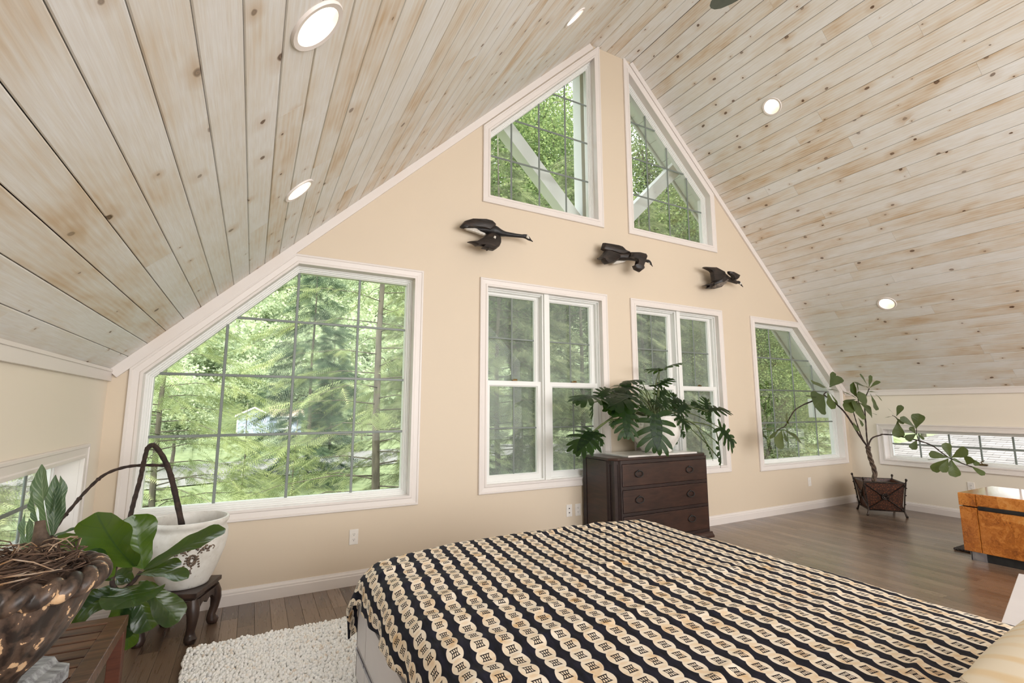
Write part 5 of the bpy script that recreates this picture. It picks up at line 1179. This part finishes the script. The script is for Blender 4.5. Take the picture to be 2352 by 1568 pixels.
wv_ = MB(); wv_.box(-.95, .25, sy_+1.1, sy_+1.2, -1.05, .12); wf = wv_.build('window', M['vinyl'], sh); wv_ = MB(); wv_.box(-.75, .05, sy_+1.06, sy_+1.12, -.88, -.05); wv_.build('pane', M['dkglass'], wf)
# neighbouring wing roof seen through the right low window
def shingle():
    t = NT('grey_roof_shingle'); p = t.pos(); x, y, z = t.sep(p); bt = t.n('ShaderNodeTexBrick'); t.put(t.comb(y, t.math('MULTIPLY', x, 1.0), 0), bt.inputs[0]); bt.inputs['Scale'].default_value = 1; bt.inputs['Brick Width'].default_value = .30; bt.inputs['Row Height'].default_value = .145; bt.inputs['Mortar Size'].default_value = .006
    bt.inputs[1].default_value = srgb(136, 130, 128); bt.inputs[2].default_value = srgb(164, 157, 155); bt.inputs[3].default_value = srgb(112, 107, 105); return t.out(bt.outputs[0], .9)
M['shingle'] = shingle()
rg = P(2160, 996, 0, 12.5); XE = 6.0; zE = -1.15; n = 45; b = MB()
for i in range(n):
    t0, t1 = i/n, (i+1)/n; f = lambda t: (XE+(12.5-XE)*t, zE+(rg.z-zE)*t, 6.0+(rg.y-6.0)*t); (xa, za_, ya), (xb, zb_, yb) = f(t0), f(t1)
    b.loft([[(xa, -9, za_+.010), (xb, -9, zb_), (xb, -9, zb_-.05), (xa, -9, za_-.05)], [(xa, ya, za_+.010), (xb, yb, zb_), (xb, yb, zb_-.05), (xa, ya, za_-.05)]])
b.box(XE+.3, 13.5, -9, rg.y-.3, gz(8, 0), zE-.02)
tag(b.build('roof_neighbouring_wing', M['shingle']), 'grey shingled roof of the next wing beyond the right low window', 'roof', kind='structure')

def rotz(v, a): c, s = np.cos(a), np.sin(a); return np.stack([v[..., 0]*c-v[..., 1]*s, v[..., 0]*s+v[..., 1]*c, v[..., 2]], -1)
def frond_template(n=9, wide=.34, thin=.020):
    v, f = [(0, -.008, 0), (0, .008, 0), (1, 0, -.10)], [(0, 1, 2)]
    for i in range(n):
        x = .06+.88*i/n; l = wide*(1-.78*x)**1.0*(.55+.45*min(1, x*5)); z0 = -.10*x*x
        for sg in (-1, 1):
            a = R(52); k = len(v); v += [(x-thin, 0, z0), (x+thin, 0, z0), (x+l*math.cos(a), sg*l*math.sin(a), z0-.16*l)]; f.append((k, k+1, k+2))
    return np.array(v), np.array(f)
def place(V, F, pos, dirv, size, roll, rng):
    d = dirv/np.linalg.norm(dirv, axis=1, keepdims=True); up = np.tile([0, 0, 1.0], (len(d), 1)); s = np.cross(up, d); s /= np.linalg.norm(s, axis=1, keepdims=True)+1e-9; u = np.cross(d, s)
    c, si = np.cos(roll)[:, None], np.sin(roll)[:, None]; s2, u2 = s*c+u*si, u*c-s*si
    out = pos[:, None]+size[:, None, None]*(V[None, :, 0:1]*d[:, None]+V[None, :, 1:2]*s2[:, None]+V[None, :, 2:3]*u2[:, None])
    return out.reshape(-1, 3), (F[None]+(np.arange(len(pos))*len(V))[:, None, None]).reshape(-1, 3)
def hemlock_parts(seed, H, Rm, per_m, fr_per_m, size=.34, z_lo=.05, trunk_r=.11, wide=.34):
    rng = np.random.default_rng(seed); tb = MB(); tb.tube([(.03*math.sin(i*1.3), .03*math.cos(i*1.7), H*i/8) for i in range(9)], [trunk_r*(1-.95*(i/8)**.75)+.008 for i in range(9)], 8)
    pos, dr_, sz, tint = [], [], [], []
    nb = int(H*per_m)
    for k in range(nb):
        z = H*(z_lo+(1-z_lo)*(k+rng.uniform(0, 1))/nb); a = k*2.39996+rng.normal(0, .3); q = z/H
        L = (Rm*(1-q)**.75+.25)*rng.uniform(.65, 1.12); droop = rng.uniform(.18, .45); h0 = np.array([math.cos(a), math.sin(a), 0])
        cp = lambda t: np.array([0, 0, z])+h0*L*t+np.array([0, 0, 1.0])*(L*.16*t-L*droop*t**2.2)
        if L > .5: tb.tube([cp(t) for t in (0, .35, .7, 1)], [.014*(1-q)+.003, .008*(1-q)+.003, .004, .0015], 4)
        for _ in range(int(L*fr_per_m)):
            t = rng.uniform(.12, 1)**.8; sg = rng.choice([-1, 1]); la = a+sg*rng.uniform(.35, 1.15)*(1-.3*t)
            off = rng.uniform(0, .22)*(1-.4*t); pp_ = cp(t)+np.array([math.cos(la), math.sin(la), 0])*off+np.array([0, 0, rng.normal(0, .04)])
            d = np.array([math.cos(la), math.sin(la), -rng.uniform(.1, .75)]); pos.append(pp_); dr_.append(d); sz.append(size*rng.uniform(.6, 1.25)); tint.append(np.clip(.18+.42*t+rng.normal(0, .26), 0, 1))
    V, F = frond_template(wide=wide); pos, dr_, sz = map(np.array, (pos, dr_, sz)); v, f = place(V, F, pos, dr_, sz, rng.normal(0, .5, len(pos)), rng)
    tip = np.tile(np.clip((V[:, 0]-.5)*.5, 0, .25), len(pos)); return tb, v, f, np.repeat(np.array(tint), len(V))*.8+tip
def leafy_parts(seed, H, blobs, nleaf, ls, trunk_r=.16, tint_hi=1):
    rng = np.random.default_rng(seed); tb = MB(); tb.tube([(.1*math.sin(i), .08*math.cos(i*1.4), H*.62*i/6) for i in range(7)], [trunk_r*(1-.6*i/6) for i in range(7)], 8)
    pos, tint = [], []; wsum = sum(bl[3]**2 for bl in blobs)
    for (x, y, z, r) in blobs:
        tb.tube(spline([(0, 0, H*.3), (x*.4, y*.4, (z+H*.3)/2), (x, y, z)], 4), lerp_list((trunk_r*.5, .015), 9), 5)
        for _ in range(4):
            e = rng.normal(size=3); e /= np.linalg.norm(e); tb.tube([(x*.6, y*.6, z*.85), (x+e[0]*r*.5, y+e[1]*r*.5, z+e[2]*r*.4), (x+e[0]*r*.95, y+e[1]*r*.95, z+e[2]*r*.75)], [.035, .02, .006], 4)
        n = int(nleaf*r*r/wsum); d = rng.normal(size=(n, 3)); d /= np.linalg.norm(d, axis=1, keepdims=True); rad = r*rng.uniform(.25, 1, n)**.45
        # leaves gather in clumps
        cl = rng.normal(size=(max(6, n//60), 3)); cl /= np.linalg.norm(cl, axis=1, keepdims=True); idx = rng.integers(0, len(cl), n); dd = cl[idx]*rng.uniform(.55, 1, (len(cl), 1))[idx]*r+rng.normal(0, .20*r, (n, 3))
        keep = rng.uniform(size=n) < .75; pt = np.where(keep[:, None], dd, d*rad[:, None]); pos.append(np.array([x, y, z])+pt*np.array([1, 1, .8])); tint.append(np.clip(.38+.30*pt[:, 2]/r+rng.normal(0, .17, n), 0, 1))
    pos = np.concatenate(pos); tint = np.concatenate(tint); n = len(pos)
    V = np.array([(0, 0, 0), (.45, -.42, .03), (1, 0, -.1), (.45, .42, .03)]); F = np.array([(0, 1, 2), (0, 2, 3)])
    dv = rng.normal(size=(n, 3)); dv[:, 2] = dv[:, 2]*.5-.3; v, f = place(V, F, pos, dv, ls*rng.uniform(.7, 1.3, n), rng.normal(0, .8, n), rng); return tb, v, f, np.repeat(tint, 4)
def make_tree(name, parts, mat, loc, label, group=None, rz=0, sc_=1):
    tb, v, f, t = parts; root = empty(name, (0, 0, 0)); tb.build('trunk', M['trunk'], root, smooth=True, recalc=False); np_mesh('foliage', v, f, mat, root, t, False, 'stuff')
    root.location = loc; root.rotation_euler = (0, 0, rz); root.scale = (sc_,)*3; return tag(root, label, 'tree', group)
def tree_copy(src, loc, label, group=None, rz=0, sc_=1):
    c = copy_tree(src); c.location = loc; c.rotation_euler = (0, 0, rz); c.scale = (sc_,)*3; c['label'] = label
    if group: c['group'] = group
    elif 'group' in c: del c['group']
    return c
G = lambda x, y, dz=-.1: (x, y, float(gz(x, y))+dz)
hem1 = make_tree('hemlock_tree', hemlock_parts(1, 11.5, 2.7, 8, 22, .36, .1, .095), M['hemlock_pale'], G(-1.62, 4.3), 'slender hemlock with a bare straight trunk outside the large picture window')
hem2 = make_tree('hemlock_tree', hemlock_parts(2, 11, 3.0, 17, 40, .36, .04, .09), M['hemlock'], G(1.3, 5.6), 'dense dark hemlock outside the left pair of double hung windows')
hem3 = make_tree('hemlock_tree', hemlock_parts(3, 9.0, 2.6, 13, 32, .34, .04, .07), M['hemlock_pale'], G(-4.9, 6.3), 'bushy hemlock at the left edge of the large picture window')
tree_copy(hem2, G(3.9, 6.0), 'dense dark hemlock outside the right pair of double hung windows', None, 2.1, 1.04)
tree_copy(hem2, G(1.0, 9.5), 'dark hemlock between the picture window and the double hung pair', None, 4.0, .95)
tree_copy(hem3, G(-3.6, 9.6), 'low hemlock spreading below the shed in the large picture window', None, 1.1, .50)
tree_copy(hem3, G(-7.0, 3.4), 'hemlock outside the low left window', None, 2.6, .95)
tree_copy(hem3, G(9.3, 4.9), 'yellow green hemlock outside the right picture window', None, .7, 1.0)
tree_copy(hem3, G(12.9, 6.4), 'hemlock seen under the eave return through the right picture window', None, 5.2, 1.0)
tree_copy(hem2, G(6.3, 6.3), 'hemlock behind the potted plant, in the right pair of double hung windows', None, 3.3, .98)
tree_copy(hem3, G(11.6, 4.0), 'hemlock nearest the house in the right picture window', None, 1.7, .86)
tree_copy(hem2, G(7.9, 7.4), 'dark hemlock between the double hung pair and the right picture window', None, .9, 1.0)
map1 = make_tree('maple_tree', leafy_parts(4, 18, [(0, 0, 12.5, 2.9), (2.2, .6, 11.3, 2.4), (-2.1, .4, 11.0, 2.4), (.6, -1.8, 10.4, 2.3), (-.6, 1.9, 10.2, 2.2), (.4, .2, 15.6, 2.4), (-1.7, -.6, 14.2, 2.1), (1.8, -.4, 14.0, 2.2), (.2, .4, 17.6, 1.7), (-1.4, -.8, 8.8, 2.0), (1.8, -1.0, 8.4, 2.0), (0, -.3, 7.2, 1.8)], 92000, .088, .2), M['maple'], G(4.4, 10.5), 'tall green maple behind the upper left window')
tree_copy(map1, G(10.4, 9.6), 'tall green maple behind the upper right window', None, 1.9, 1.0)
tree_copy(map1, G(13.8, 11.0), 'bright maple above the hemlock in the right picture window', None, 3.6, .86)
tree_copy(map1, G(7.4, 14.5), 'maple farther back between the two upper windows', None, 5.0, 1.05)
tree_copy(map1, G(8.4, 4.4), 'small maple closest to the right picture window', None, 2.2, .46)
tree_copy(map1, G(11.8, 6.6), 'small maple behind the hemlocks in the right picture window', None, 4.2, .52)
tree_copy(map1, G(21.5, 6.0), 'maple beyond the shingled roof at the low right window', None, .4, .7)
fp = leafy_parts(6, 12, [(0, 0, 8, 3.4), (1.8, .5, 6.2, 2.6), (-1.8, -.4, 6, 2.6), (.2, -1.5, 5, 2.4)], 2500, .52, .2)
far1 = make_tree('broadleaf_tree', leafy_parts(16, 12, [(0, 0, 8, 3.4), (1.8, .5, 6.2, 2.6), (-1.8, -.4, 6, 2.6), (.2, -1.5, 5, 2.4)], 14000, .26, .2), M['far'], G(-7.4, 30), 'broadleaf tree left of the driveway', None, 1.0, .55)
far2 = make_tree('conifer_tree', hemlock_parts(8, 13, 3.0, 7, 12, 1.0, .03, .12, .5), M['conifer'], G(-.8, 24), 'dark conifer standing mid distance right of the shed')
rt = random.Random(9)
tree_copy(far2, G(2.2, 38), 'smaller dark conifer beyond the driveway', None, 1.0, .85)
tree_copy(hem2, G(-7.2, 9.5), 'tall hemlock behind the bushy one at the left of the large picture window', None, 1.6, .8)
tree_copy(hem3, G(-2.7, 6.6), 'low hemlock filling the bottom of the large picture window', None, 3.9, .47)
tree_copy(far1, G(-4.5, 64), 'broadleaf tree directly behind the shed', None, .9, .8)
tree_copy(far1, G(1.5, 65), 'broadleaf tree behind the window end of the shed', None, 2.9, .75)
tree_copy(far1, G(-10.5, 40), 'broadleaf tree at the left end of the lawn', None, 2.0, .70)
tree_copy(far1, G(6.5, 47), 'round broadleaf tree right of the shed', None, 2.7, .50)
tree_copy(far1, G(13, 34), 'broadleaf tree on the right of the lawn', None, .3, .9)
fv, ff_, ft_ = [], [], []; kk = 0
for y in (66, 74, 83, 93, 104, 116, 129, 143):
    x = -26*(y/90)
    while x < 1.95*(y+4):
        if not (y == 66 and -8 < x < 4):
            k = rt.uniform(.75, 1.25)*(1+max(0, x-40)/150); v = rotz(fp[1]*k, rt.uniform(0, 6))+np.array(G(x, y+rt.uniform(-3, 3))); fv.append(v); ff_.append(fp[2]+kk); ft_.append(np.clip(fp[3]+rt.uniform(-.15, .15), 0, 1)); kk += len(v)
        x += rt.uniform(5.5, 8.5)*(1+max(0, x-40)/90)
tag(np_mesh('hillside_forest', np.concatenate(fv), np.concatenate(ff_), M['far'], None, np.concatenate(ft_)), 'haze-paled green hillside forest rising far behind the shed', 'forest', kind='stuff')
